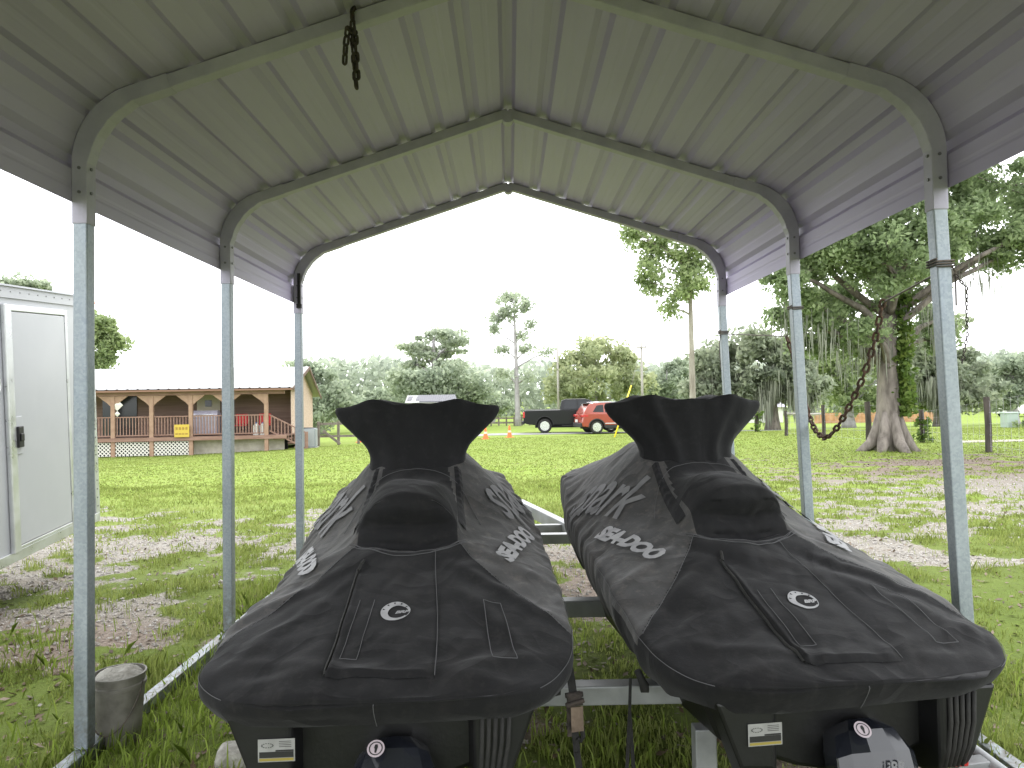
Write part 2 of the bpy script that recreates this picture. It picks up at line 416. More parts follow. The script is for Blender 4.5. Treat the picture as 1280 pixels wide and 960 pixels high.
x, y, tuft, edge = x[keep], y[keep], tuft[keep], edge[keep]
h = (.02 + .058 * rng.random(len(x)) ** 1.6) * (.55 + 1.0 * sst(.4, .75, tuft)) * (1 + .5 * sst(.3, 0, edge))
h = h * np.where((np.abs(x) < 1.7) & (y < 4.5), .8, .9)
parts.append(blades(x, y, h, .0022 + .0022 * rng.random(len(x))))
x, y = wedge_points(120000, 7.0, 14, power=.9)
br, dt = soil(x, y); keep = rng.random(len(x)) < (1 - .95 * br) * (.35 + .65 * sst(.35, .6, fbm(x * 2, y * 2, 43)))
x, y = x[keep], y[keep]
parts.append(blades(x, y, .02 + .05 * rng.random(len(x)), .004 + .004 * rng.random(len(x)), .8))
x, y = wedge_points(110000, 12, 36, power=.8)
br, dt = soil(x, y); keep = rng.random(len(x)) < (1 - .95 * br)
x, y = x[keep], y[keep]
parts.append(blades(x, y, .02 + .028 * rng.random(len(x)), .010 + .012 * rng.random(len(x)), 1.4))
gr = fast_mesh("grass", np.concatenate(parts), 5, grass_m); tag(gr, "short patchy green lawn grass around the carport", "grass", kind="stuff")
# tall weeds along the left rail and posts
wx, wy = [], []
for (cx, cy, sx, sy, n) in ((-1.62, 3.0, .16, .55, 900), (-1.5, 2.6, .2, .3, 500), (-1.7, 4.4, .1, .6, 260), (.2, 2.9, .3, .4, 420), (.15, 4.2, .3, .5, 300), (-2.6, 3.0, .25, .25, 350), (-2.9, 4.2, .3, .3, 260), (1.7, 4.6, .15, .7, 260), (2.4, 3.4, .3, .4, 320), (-2.3, 2.6, .25, .3, 300), (-1.82, 5.5, .12, .5, 250), (9.1, 17.6, .6, .4, 260), (-1.35, 3.6, .2, .35, 300)):
    wx.append(rng.normal(cx, sx, n)); wy.append(np.maximum(rng.normal(cy, sy, n), 2.25 + .3 * rng.random(n)))
x = np.concatenate(wx); y = np.concatenate(wy)
weed = fast_mesh("weeds", blades(x, y, .04 + .11 * rng.random(len(x)) ** 1.4, .0026 + .0026 * rng.random(len(x)), .75), 5, leafmat("weed_blade", (.11, .15, .025), (.20, .28, .045), (.32, .40, .09), .55, 2))
tag(weed, "taller weeds and grass tufts along the base rails", "weeds", kind="stuff")
def pebbles(x, y, r):
    n = len(x); z = gz2(x, y) + r * .25
    d = np.array([[1, 0, 0], [-1, 0, 0], [0, 1, 0], [0, -1, 0], [0, 0, 1], [0, 0, -1]], float)
    tri = [(0, 2, 4), (2, 1, 4), (1, 3, 4), (3, 0, 4)]
    sc_ = (.6 + .8 * rng.random((n, 6, 1))) * r[:, None, None]
    ang = rng.random(n) * 6.28; ca, sa = np.cos(ang), np.sin(ang)
    Vp = d[None] * sc_; Vr = Vp.copy(); Vr[:, :, 0] = Vp[:, :, 0] * ca[:, None] - Vp[:, :, 1] * sa[:, None]; Vr[:, :, 1] = Vp[:, :, 0] * sa[:, None] + Vp[:, :, 1] * ca[:, None]
    Vr[:, :, 2] *= .7; Vr += np.stack([x, y, z], -1)[:, None, :]
    return np.concatenate([Vr[:, list(t)] for t in tri], 0)
x, y = wedge_points(52000, 3.0, 12.5, power=.9)
br, dt = soil(x, y); keep = rng.random(len(x)) < br * (1 - .65 * dt); x, y = x[keep], y[keep]
def pebmat():
    m, nt, b = nodes("pale_limestone_gravel")
    nt.links.new(ramp(nt, tex(nt, 60, 2), [(.3, (.18, .16, .14)), (.5, (.34, .315, .285)), (.7, (.53, .505, .475))]), b.inputs["Base Color"]); b.inputs["Roughness"].default_value = .9
    return m
pb = fast_mesh("gravel", pebbles(x, y, .006 + .016 * rng.random(len(x)) ** 2.2), 3, pebmat()); tag(pb, "pale crushed stone scattered over the driveway strip", "gravel", kind="stuff")
x, y = wedge_points(15000, 1.8, 9, power=.8); x2 = rng.normal(9.5, 4.0, 9000); y2 = rng.normal(16.2, 1.8, 9000)
br, dt = soil(x, y); keep = rng.random(len(x)) < .35 + .4 * dt; x = np.concatenate([x[keep], x2]); y = np.concatenate([y[keep], y2])
def flat_leaves(x, y, s):
    n = len(x); a = rng.random(n) * 6.28; z = gz2(x, y) + .004 + .012 * rng.random(n)
    c = np.stack([x, y, z], -1); u = np.stack([np.cos(a), np.sin(a), rng.normal(0, .3, n)], -1) * s[:, None]; v = np.stack([-np.sin(a), np.cos(a), rng.normal(0, .3, n)], -1) * s[:, None] * .45
    return np.stack([c - u, c - v, c + u, c + v], 1)
lf = fast_mesh("leaf_litter", flat_leaves(x, y, .010 + .02 * rng.random(len(x))), 4, leafmat("dead_leaf", (.05, .035, .022), (.13, .09, .055), (.26, .20, .14), .1, 3))
tag(lf, "brown fallen leaves and twigs on the ground", "leaf litter", kind="stuff")

# ------------------------------------------------------------------ carport
XC = .02
FY = [2.98, 4.5, 6.02]
ZR, SL, HW, RB = 3.245, .324, 1.775, .30
def frame_path():
    """centre line (x,z) right half, from ridge to top of straight post"""
    th = math.atan(SL); cz = ZR - SL * HW; T = RB * math.tan((math.pi / 2 - th) / 2)
    a0 = np.array([HW - T * math.cos(th), cz + T * math.sin(th)])
    cen = np.array([HW - RB, cz - T])
    pts = [(0, ZR)] + [tuple(np.array([0, ZR]) + (a0 - np.array([0, ZR])) * k / 6) for k in range(1, 6)]
    arc = []
    for k in range(17):
        a = (math.pi / 2 - th) * (1 - k / 16); arc.append((cen[0] + RB * math.cos(a), cen[1] + RB * math.sin(a)))
    return pts, arc, a0, cz - T
rp, arc, A0, ZP = frame_path()
def offset_poly(pts, d):
    pts = np.array(pts, float); T = np.gradient(pts, axis=0); T /= np.linalg.norm(T, axis=1, keepdims=True)
    N = np.stack([T[:, 1], -T[:, 0]], 1)      # for path ridge->down on the right this points inwards/down
    return pts - N * np.reshape(d, (-1, 1))
def sweep(mb, pts, Y, win, wout, dy, mirror):
    """rectangular tube following pts in XZ at depth Y"""
    o = offset_poly(pts, np.full(len(pts), wout)); i = offset_poly(pts, -np.asarray(win) * np.ones(len(pts)))
    rings = []
    for (ox, oz), (ix, iz) in zip(o, i):
        rings.append([(XC + mirror * ox, Y - dy, oz), (XC + mirror * ox, Y + dy, oz), (XC + mirror * ix, Y + dy, iz), (XC + mirror * ix, Y - dy, iz)])
    mb.loft(rings)
cp = thing("carport", "open grey steel carport with ribbed sheet roof over two covered watercraft", "carport", (XC, 3.0, 0))
hs = .029
LEAN = {-1: -.005, 1: .072}
for Y in FY:
    for mir in (-1, 1):
        far_end = (np.array(rp[0]) * 0 + np.array([A0[0] - .13, A0[1] + .13 * SL]))
        r = MB(); n = 8
        pts = [tuple(np.array([0, ZR]) + (far_end - np.array([0, ZR])) * k / n) for k in range(n + 1)]
        sweep(r, pts, Y, hs, hs, hs, mir)
        r.build("rafter", galv_dull, cp, bevel=.004)
        e = MB(); pre = [(far_end[0] - .03, far_end[1] + .03 * SL), tuple((far_end + A0) / 2)]
        low = [(HW, ZP - .10), (HW, 2.20)]
        allp = pre + arc + low
        win = np.full(len(allp), hs + .003)
        for k in range(17):
            ph = k / 16
            win[2 + k] += .020 * math.sin(ph * math.pi) + .012 * max(0, math.sin(ph * math.pi * 5)) * math.sin(ph * math.pi) - .012 * math.exp(-((ph - .5) / .10) ** 2)
        sweep(e, allp, Y, win, hs + .003, hs + .003, mir)
        eo = e.build("elbow", galv_dull, cp, bevel=.003)
        for z in (2.33, 2.43):
            b = MB(); b.lathe([(.0001, -.036), (.007, -.036), (.007, -.030)], (XC + mir * HW, Y, z), 8, 'y'); b.build("screw", screw, eo)
            b = MB(); b.lathe([(.0001, -.004), (.007, -.004), (.007, .004), (.0001, .004)], (XC + mir * (HW - hs - .005), Y - .004, z), 8, 'x'); b.build("screw", screw, eo)
        p = MB(); xb = XC + mir * HW + LEAN[mir]; xt = XC + mir * HW
        ztop = 2.21
        r0 = [(xb - hs, Y - hs, .058), (xb + hs, Y - hs, .058), (xb + hs, Y + hs, .058), (xb - hs, Y + hs, .058)]
        r1 = [(xt - hs, Y - hs, ztop), (xt + hs, Y - hs, ztop), (xt + hs, Y + hs, ztop), (xt - hs, Y + hs, ztop)]
        p.loft([r0, r1]); p.build("post", galv, cp, bevel=.005)
    m = MB(); m.lathe([(.02, -.034), (.038, -.0335), (.038, .0335), (.02, .034)], (XC, Y, ZR - .026), 20, 'y')
    m.build("ridge_bracket", galv_dull, cp)
for mir in (-1, 1):
    xb = XC + mir * HW + LEAN[mir]
    m = MB(); m.box(xb - .03, xb + .03, 1.0, 6.10, -.005, .055); m.build("base_rail", galv, cp, bevel=.004)
# ribbed roof skin, one profile swept along Y
th = math.atan(SL)
def skin_profile():
    base = [np.array(q) for q in ([(0, ZR)] + rp[1:] + arc + [(HW, ZP - .1), (HW, 2.29)])]
    base = offset_poly(base, np.full(len(base), hs + .006))
    base[0] = (0, ZR + (hs + .006) / math.cos(th))
    seg = np.linalg.norm(np.diff(base, axis=0), axis=1); cum = np.concatenate([[0], np.cumsum(seg)]); L = cum[-1]
    pitch = .2286; S = {0.0, L}; bumps = []
    def rib(c, w, hgt): bumps.append((c, w, hgt))
    k = 0
    while k * pitch < L - .03:
        rib(k * pitch, .033, .026)
        rib((k + .5) * pitch, .012, .0022)
        k += 1
    for c, w, hg in bumps:
        for d in (-1.45, -.55, .55, 1.45):
            if 0 < c + d * w < L: S.add(c + d * w)
    for q in np.linspace(0, L, 90): S.add(float(q))
    S = np.array(sorted(S))
    px = np.interp(S, cum, base[:, 0]); pz = np.interp(S, cum, base[:, 1])
    T = np.gradient(np.stack([px, pz], 1), axis=0); T /= np.linalg.norm(T, axis=1, keepdims=True)
    N = np.stack([-T[:, 1], T[:, 0]], 1)
    hgt = np.zeros_like(S)
    for c, w, hg in bumps:
        hgt = np.maximum(hgt, hg * np.clip((1.45 * w - np.abs(S - c)) / (.9 * w), 0, 1))
    return np.stack([px, pz], 1) + N * hgt[:, None]
prof = skin_profile()
full = np.concatenate([prof[::-1] * np.array([-1, 1]), prof[1:]])
ys = np.arange(-3.15, 6.13, .25); ys[-1] = 6.10  # sheet lengthened unseen behind the camera to block light
gridp = np.zeros((len(full), len(ys), 3))
for j, yy in enumerate(ys):
    gridp[:, j, 0] = XC + full[:, 0] + np.where(full[:, 1] < 2.5, .012 * (vnoise(np.full(len(full), yy * .8), full[:, 1] * 2, 4) - .5), 0)
    gridp[:, j, 1] = yy; gridp[:, j, 2] = full[:, 1] + .004 * (vnoise(full[:, 0] * 2, np.full(len(full), yy * 1.3), 8) - .5)
m = MB(); m.grid(gridp); roof = m.build("roof_sheet", sheet, cp)
so = roof.modifiers.new("thickness", "SOLIDIFY"); so.thickness = .0012; so.offset = 1
# eave trim line
# ------------------------------------------------------------------ chains and wires
def link_chain(mb, pts, pitch=.040, L=.056, W=.034, r=.0062, twist0=0):
    pts = np.array(pts, float); seg = np.linalg.norm(np.diff(pts, axis=0), axis=1); cum = np.concatenate([[0], np.cumsum(seg)])
    n = int(cum[-1] / pitch)
    for k in range(n + 1):
        c = np.array([np.interp(k * pitch, cum, pts[:, i]) for i in range(3)])
        c2 = np.array([np.interp(min(k * pitch + .01, cum[-1]), cum, pts[:, i]) for i in range(3)]) - np.array([np.interp(max(k * pitch - .01, 0), cum, pts[:, i]) for i in range(3)])
        t = c2 / max(np.linalg.norm(c2), 1e-9)
        up = np.array([0, 1., 0]) if abs(t[1]) < .9 else np.array([1., 0, 0])
        a = np.cross(t, up); a /= np.linalg.norm(a); bb = np.cross(t, a)
        ang = (k % 2) * math.pi / 2 + .5 + twist0 + random.uniform(-.25, .25)
        s_ = a * math.cos(ang) + bb * math.sin(ang)
        hl = (L - W) / 2; rr = W / 2 - r; loop = []
        for q in range(7): f = math.pi * q / 6; loop.append(c + t * (hl + rr * math.sin(f)) + s_ * rr * math.cos(f))
        for q in range(7): f = math.pi * q / 6; loop.append(c - t * (hl + rr * math.sin(f)) - s_ * rr * math.cos(f))
        mb.tube(loop, r, 6, closed=True)
pa = P(443, -6, 2.93); pb = P(446, 108, 2.935); pm = P(441, 34, 2.94); pl = P(431, 75, 2.93)
c = MB(); yF = 2.98
top = np.array([pm[0], yF, ZR - SL * abs(pm[0] - XC) + hs + .010])
link_chain(c, [top + (0, .034, 0.0), top + (0, -.030, .0), top + (0, -.046, -.03), pm + (0, -.005, -.02), pb + (0, -.01, 0)], .036, .050, .030, .0055)
link_chain(c, [pm + (.004, -.03, -.03), pm + (-.012, -.035, -.02), pl + (.008, -.02, .045), pl], .036, .05, .030, .0055)
link_chain(c, [pm + (.014, -.028, -.03), pb + (.006, -.02, .03)], .036, .05, .030, .0055, .8)
tag(c.build("chain", dark_chain, smooth=True), "short dark chain knotted over the front rafter of the carport roof, hanging down", "chain")
XW = XC + HW + .05
ca = P(1103, 380, 3.65); ca = np.array([ca[0], 3.70, ca[2]])
pts_px = [(1103, 380, 3.72), (1094, 425, 3.76), (1080, 470, 3.82), (1060, 512, 3.96), (1043, 540, 4.10), (1030, 549, 4.25), (1018, 537, 4.42), (1010, 515, 4.58), (1000, 478, 4.72), (990, 440, 4.82), (983, 420, 4.88)]
cpts = [P(a, b_, y) for a, b_, y in pts_px]
# smooth
cs = np.array(cpts); tt = np.linspace(0, len(cs) - 1, 90); cs = np.stack([np.interp(tt, np.arange(len(cs)), cs[:, i]) for i in range(3)], 1)
for _ in range(6): cs[1:-1] = (cs[:-2] + 2 * cs[1:-1] + cs[2:]) / 4
c = MB(); link_chain(c, cs, .043, .060, .037, .0068)
tag(c.build("chain", rust, smooth=True), "long rusty chain sagging between the right carport posts", "chain")
def wrap(mb, x, y, z, n=3, s=.036, r=.0035):
    for k in range(n):
        zz = z + .011 * k
        mb.tube([(x - s, y - s, zz), (x + s, y - s, zz + .003), (x + s, y + s, zz), (x - s, y + s, zz + .002)], r, 6, closed=True)
c = MB()
def post_x(z): return XC + HW + LEAN[1] * (1 - z / 2.2)
w1 = P(1180, 335, 2.98); w2 = P(1003, 387, 4.5); w3 = P(913, 418, 6.02)
z1, z2, z3 = w1[2], w2[2], w3[2]
wt = thing("wire", "old wire wrapped round the three right posts, holding the rusty chain", "wire", tuple(w2))
for z_, y_, n_ in ((z1, 2.98, 3), (z2, 4.5, 2), (z3, 6.02, 3)):
    c = MB(); r_ = .0042
    pts = []
    for k in range(4 * n_ + 1):
        sx_, sy_ = [(-1, -1), (1, -1), (1, 1), (-1, 1)][k % 4]; pts.append((post_x(z_) + sx_ * .036, y_ + sy_ * .036, z_ + .0028 * k))
    c.tube(pts, r_, 6); c.build("coil", wire_m, wt)
for pts in ([(post_x(z3) + .036, 6.0, z3), cs[-1] + (0, .02, .0), cs[-1] + (0, -.02, .005)], [cs[0] + (0, .01, -.01), cs[0] + (.0, -.03, .01), (post_x(z1) + .036, 3.0, z1)]):
    c = MB(); c.tube(pts, .0048, 6); c.build("span", wire_m, wt)
for pts in ([(post_x(z1) + .03, 2.98 - .03, z1), (post_x(z1) + .05, 2.96, z1 - .02), (post_x(z1) + .055, 2.97, z1 - .16)], [(post_x(z3) - .03, 6.0, z3), (post_x(z3) - .05, 5.98, z3 - .10), (post_x(z3) - .04, 5.98, z3 - .3)]):
    c = MB(); c.tube(pts, .004, 6); c.build("loose_end", wire_m, wt)
q1 = P(1196, 345, 2.95); q2 = P(1208, 360, 2.95); q3 = P(1209, 420, 2.95); q4 = P(1203, 452, 2.95)
c = MB(); link_chain(c, [q1, q2, q3, q4], .016, .022, .013, .0022)
tag(c.build("chain", dark_chain, smooth=True), "thin light chain dangling beside the nearest right post", "chain")
q = P(375, 350, 6.0)
c = MB(); c.box(q[0] - .012, q[0] + .012, 5.955, 5.975, q[2] - .22, q[2] + .05); c.box(q[0] - .02, q[0] + .02, 5.95, 5.98, q[2] - .24, q[2] - .205)
tag(c.build("hanging_strap", strap_m, bevel=.003), "short black strap hanging at the top of the farthest left post", "strap")

# ------------------------------------------------------------------ personal watercraft + covers
def spl(xs, ys):
    xs = np.array(xs, float); ys = np.array(ys, float); h = np.diff(xs); dl = np.diff(ys) / h
    m = np.zeros(len(xs)); m[0], m[-1] = dl[0], dl[-1]
    for i in range(1, len(xs) - 1):
        if dl[i - 1] * dl[i] > 0:
            w1_, w2_ = 2 * h[i] + h[i - 1], h[i] + 2 * h[i - 1]; m[i] = (w1_ + w2_) / (w1_ / dl[i - 1] + w2_ / dl[i])
    def f(x):
        x = np.clip(np.asarray(x, float), xs[0], xs[-1]); i = np.clip(np.searchsorted(xs, x, side='right') - 1, 0, len(h) - 1)
        t = (x - xs[i]) / h[i]
        return ys[i] * (1 + 2 * t) * (1 - t) ** 2 + m[i] * h[i] * t * (1 - t) ** 2 + ys[i + 1] * t * t * (3 - 2 * t) + m[i + 1] * h[i] * t * t * (t - 1)
    return f
zc_f = spl([-.06, 0, .15, .4, .6, .75, .9, 1.1, 1.3, 1.5, 1.8, 2.2, 2.6, 2.85, 2.95], [.61, .63, .665, .735, .80, .87, .945, 1.03, 1.145, 1.225, 1.225, 1.15, 1.05, .98, .93])
zg_f = spl([-.06, 0, .15, .4, .7, 1.0, 1.4, 1.8, 2.05, 2.3, 2.6, 2.95], [.60, .605, .625, .675, .735, .775, .82, .875, .945, .975, .965, .925])
zb_f = spl([-.06, 0, .3, .7, 1.2, 2.0, 2.95], [.515, .52, .52, .545, .585, .65, .68])
wg_f = spl([-.06, -.052, -.035, 0, .06, .15, .3, .6, 1.0, 1.6, 2.0, 2.3, 2.55, 2.75, 2.88, 2.94, 2.95], [0, .22, .36, .455, .515, .555, .580, .590, .585, .555, .505, .455, .37, .26, .14, .04, .0])
p_f = spl([-.06, .3, .6, .8, 1.1, 1.5, 1.9, 2.3, 2.95], [3.0, 2.8, 2.1, 1.45, 1.05, .92, .90, 1.05, 1.8])
f0_f = spl([-.06, .3, .6, .85, 1.15, 1.45, 1.7, 2.1, 2.5, 2.95], [.0, .0, .08, .24, .31, .38, .37, .22, .05, 0])
S_S = np.unique(np.concatenate([[-.06, -.058, -.055, -.05, -.043, -.035, -.02], np.linspace(0, .3, 16), np.linspace(.3, 2.5, 150), np.linspace(.77, .97, 50), np.linspace(2.5, 2.88, 18), [2.905, 2.925, 2.94, 2.947, 2.95]]))
A_S = np.concatenate([np.linspace(0, .66, 58)[:-1], np.linspace(.66, .76, 14)[:-1], np.linspace(.76, 1, 18)])
AF = .70
def cover_raw(s, a, sd, seed):
    slack = (np.asarray(sd) < 0) * (seed == 3) * np.exp(-((s - 1.05) / .55) ** 2)
    f = np.clip(a / AF, 0, 1); g = np.clip((a - AF) / (1 - AF), 0, 1)
    wg, zc, zg, zb, p = wg_f(s) * (1 - .05 * slack), zc_f(s), zg_f(s) - .085 * slack, zb_f(s) - .04 * slack, p_f(s)
    e = .12
    f0 = f0_f(s)
    gq = lambda t: (np.sqrt((t - f0) ** 2 + e * e) + (t - f0)) / 2
    q = np.clip((gq(f) - gq(0 * f)) / (gq(0 * f + 1) - gq(0 * f)), 0, 1)
    z = zg + (zc - zg) * (1 - q ** p)
    x = wg * f
    # seat hump with its overhanging lip
    xr = x / .218
    dome = np.clip(1 - np.abs(xr) ** 2.8, 0, 1) ** .85
    lip = .83 + .10 * (x / .22) ** 2 * 0
    z = z + .135 * dome * sst(lip - .03, lip + .05, s) * (1 - sst(.96, 1.24, s))
    z = z - .05 * np.clip(1 - (x / .20) ** 2, 0, 1) * np.exp(-((s - .80) / .045) ** 2)
    # crease below the hump, shallow belly of cloth either side of it
    z = z - .022 * np.exp(-((x - .30) / .09) ** 2) * np.exp(-((s - 1.0) / .25) ** 2)
    # skirt
    out = .016 * np.sin(g * math.pi) - .045 * g ** 1.5
    x = x + np.where(g > 0, out * np.clip(wg / .3, 0, 1), 0)
    z = np.where(g > 0, zg + (zb - zg) * g, z)
    return x * sd, z
def seam_f(f): return np.where(f < .36, .70 + .10 * (f / .36) ** 2, .80 - .50 * (np.clip(f - .36, 0, 1) / .64) ** .9)
def make_cover(seed):
    rg = np.random.default_rng(seed)
    a_all = np.concatenate([-A_S[::-1], A_S[1:]]); Sg, Ag = np.meshgrid(S_S, a_all, indexing='ij')
    x, z = cover_raw(Sg, np.abs(Ag), np.sign(Ag) + (Ag == 0), seed)
    Pg = np.stack([x, Sg, z], -1)
    dome = np.clip(1 - (x / .225) ** 2, 0, 1) ** .6
    Pg[..., 1] -= .085 * dome * np.exp(-((Sg - .905) / .06) ** 2) * (np.abs(Ag) < AF)
    zt_ = Pg[..., 2]; inner = np.clip(1 - (np.abs(x) / .23) ** 2, 0, 1) * ((Sg > .72) & (Sg < 1.0) & (np.abs(Ag) < AF))
    zf_ = .985 + .4 * x ** 2
    Pg[..., 1] += inner * (.030 * np.exp(-((zt_ - zf_ + .045) / .022) ** 2) - .030 * np.exp(-((zt_ - zf_ - .03) / .045) ** 2) - .012 * np.exp(-((zt_ - zf_ + .09) / .025) ** 2) * (Sg > .76))
    # stern and bow skirts lean in under the deck
    g = np.clip((np.abs(Ag) - AF) / (1 - AF), 0, 1)
    Pg[..., 1] += .055 * g ** 1.3 * np.exp(-np.clip(Sg + .06, 0, 9) / .10) - .06 * g * np.exp(-np.clip(2.95 - Sg, 0, 9) / .12)
    # soften the gunwale fold
    for _ in range(3): Pg[:, 1:-1] = (Pg[:, :-2] + 2 * Pg[:, 1:-1] + Pg[:, 2:]) / 4
    du = np.gradient(Pg, axis=0); dv = np.gradient(Pg, axis=1)
    N = np.cross(dv, du); N /= np.maximum(np.linalg.norm(N, axis=-1, keepdims=True), 1e-9)
    flip = np.where(N[..., 2:3] < 0, -1, 1); N = np.where(g[..., None] > .05, np.where((N[..., 0:1] * np.sign(Ag)[..., None]) < 0, -N, N), N * flip)
    f = np.clip(np.abs(Ag) / AF, 0, 1); side = np.sign(Ag)
    D = np.zeros_like(Sg); o = rg.random(8) * 40
    D += .014 * (fbm(Sg * 2.2 + o[0], Ag * 3 + o[1], seed, 3) - .5)
    # tension folds fanning from the neck to the gunwale on the forward flanks
    fan = Sg + (1 - f) * .35 * (Sg - 1.5)
    ridge = np.abs(2 * (vnoise(fan * 9 + o[2], Ag * 1.2 + side * 7, seed + 3) - .5)); ridge2 = np.abs(2 * (vnoise(fan * 19 + o[3], Ag * 1.5 + side * 3, seed + 4) - .5))
    wf = sst(.66, .98, f) * sst(.55, 1.1, Sg) * (1 - g * .3)
    D += wf * (.019 * (ridge - .4) + .011 * (ridge2 - .4)) * (1 - .5 * sst(.9, .72, f) * sst(1.8, 1.5, Sg))
    # diagonal pulls near the gunwale
    dg = vnoise((Sg * 1.0 + f * .9) * 8 + o[4], (Sg - f) * 1.5, seed + 5)
    D += .016 * (np.abs(2 * dg - 1) - .4) * sst(.66, .97, f) * sst(.3, .8, Sg)
    # hem gathers
    gat = vnoise(Sg * 26 + o[5] + Ag * 2 * 0, np.abs(Ag) * 2 + side * 5, seed + 6)
    D += .016 * (gat - .5) * g ** 1.2 * (.35 + .65 * sst(.25, .9, Sg))
    xs = Pg[..., 0]
    stern = np.exp(-np.clip(Sg + .02, 0, 9) / .10)
    D += .026 * (vnoise(xs * 5 + o[6], Sg * 2 + g * 1.5, seed + 7) - .5) * stern
    # long soft creases on the rear deck
    D += .018 * np.abs(2 * vnoise(xs * 3.2 + Sg * 3.5 + o[7], Sg * 1.4, seed + 8) - 1) * sst(.05, .25, Sg) * sst(1.0, .6, Sg)
    D += .013 * (np.abs(2 * vnoise(xs * 6 + Sg * 2 + o[3], Sg * 5 - xs * 3 + o[4], seed + 11) - 1) - .4) * sst(1.0, .6, Sg) * (1 - g)
    D += .006 * (np.abs(2 * vnoise(xs * 15 - Sg * 6 + o[5], Sg * 9 + o[6], seed + 12) - 1) - .4) * (1 - g)
    D += .007 * (fbm(xs * 9 + o[1], Sg * 5 + o[2], seed + 9, 3) - .5) * sst(.55, .75, Sg) * sst(1.6, 1.2, Sg) * 1.6
    for (xa, sa_, xb_, sb_, amp, wd) in ((.20, .66, .57, .34, .013, .028), (.19, .55, .52, .10, .009, .035), (.05, .03, .50, .16, .010, .03), (.17, .04, .46, -.02, .009, .025), (.24, .80, .585, .62, .010, .03)):
        for sd in (-1, 1):
            jx, js = rg.normal(0, .03), rg.normal(0, .03); pa_ = np.array([sd * xa, sa_]); pb_ = np.array([sd * xb_ + jx, sb_ + js]); dd = pb_ - pa_; LL = np.linalg.norm(dd)
            tt_ = ((xs - pa_[0]) * dd[0] + (Sg - pa_[1]) * dd[1]) / LL ** 2; dist = np.abs((xs - pa_[0]) * dd[1] - (Sg - pa_[1]) * dd[0]) / LL
            D += amp * np.exp(-(dist / wd) ** 2) * sst(-.1, .25, tt_) * sst(1.15, .8, tt_)
    D *= 1 - .6 * sst(.62, .70, f) * sst(.97, .88, f) * sst(.62, .74, Sg) * sst(1.32, 1.2, Sg) * (1 - g)
    edgefade = np.clip(wg_f(Sg) / .3, 0, 1)
    Pg = Pg + N * (D * edgefade)[..., None]
    return a_all, Pg, N
def text_mesh(body, size, shear=0., off=0., space=1.):
    c = bpy.data.curves.new("lettering", 'FONT'); c.body = body; c.size = size; c.shear = shear; c.offset = off; c.space_character = space; c.align_x = 'CENTER'; c.align_y = 'CENTER'; c.fill_mode = 'FRONT'; c.resolution_u = 3
    ob = bpy.data.objects.new("lettering", c); COL.objects.link(ob)
    dg = bpy.context.evaluated_depsgraph_get(); me = bpy.data.meshes.new_from_object(ob.evaluated_get(dg))
    bpy.data.objects.remove(ob); bpy.data.curves.remove(c)
    bm = bmesh.new(); bm.from_mesh(me); bmesh.ops.remove_doubles(bm, verts=bm.verts, dist=1e-5)
    bmesh.ops.triangulate(bm, faces=bm.faces)
    for _ in range(7):
        es = [e for e in bm.edges if e.calc_length() > .016]
        if not es: break
        bmesh.ops.subdivide_edges(bm, edges=es, cuts=1); bmesh.ops.triangulate(bm, faces=bm.faces)
    V = np.array([v.co[:] for v in bm.verts]); Fs = [[v.index for v in f.verts] for f in bm.faces]
    bm.free(); bpy.data.meshes.remove(me)
    return V[:, :2], Fs
class Surf:
    def __init__(s, a_all, Pg, N): s.a = a_all; s.P = Pg; s.N = N
    def at(s, S, A, h=.003):
        S = np.asarray(S, float); A = np.asarray(A, float)
        i = np.interp(S, S_S, np.arange(len(S_S))); j = np.interp(A, s.a, np.arange(len(s.a)))
        i0 = np.clip(i.astype(int), 0, len(S_S) - 2); j0 = np.clip(j.astype(int), 0, len(s.a) - 2); fi = (i - i0)[..., None]; fj = (j - j0)[..., None]
        def bl(Q): return (Q[i0, j0] * (1 - fi) + Q[i0 + 1, j0] * fi) * (1 - fj) + (Q[i0, j0 + 1] * (1 - fi) + Q[i0 + 1, j0 + 1] * fi) * fj
        n = bl(s.N); n /= np.maximum(np.linalg.norm(n, axis=-1, keepdims=True), 1e-9)
        return bl(s.P) + n * h
    def deck(s, x, S, h=.003):
        """lateral metres x -> surface"""
        x = np.asarray(x, float); S = np.asarray(S, float)
        return s.at(S, AF * x / np.maximum(wg_f(S), .05), h)

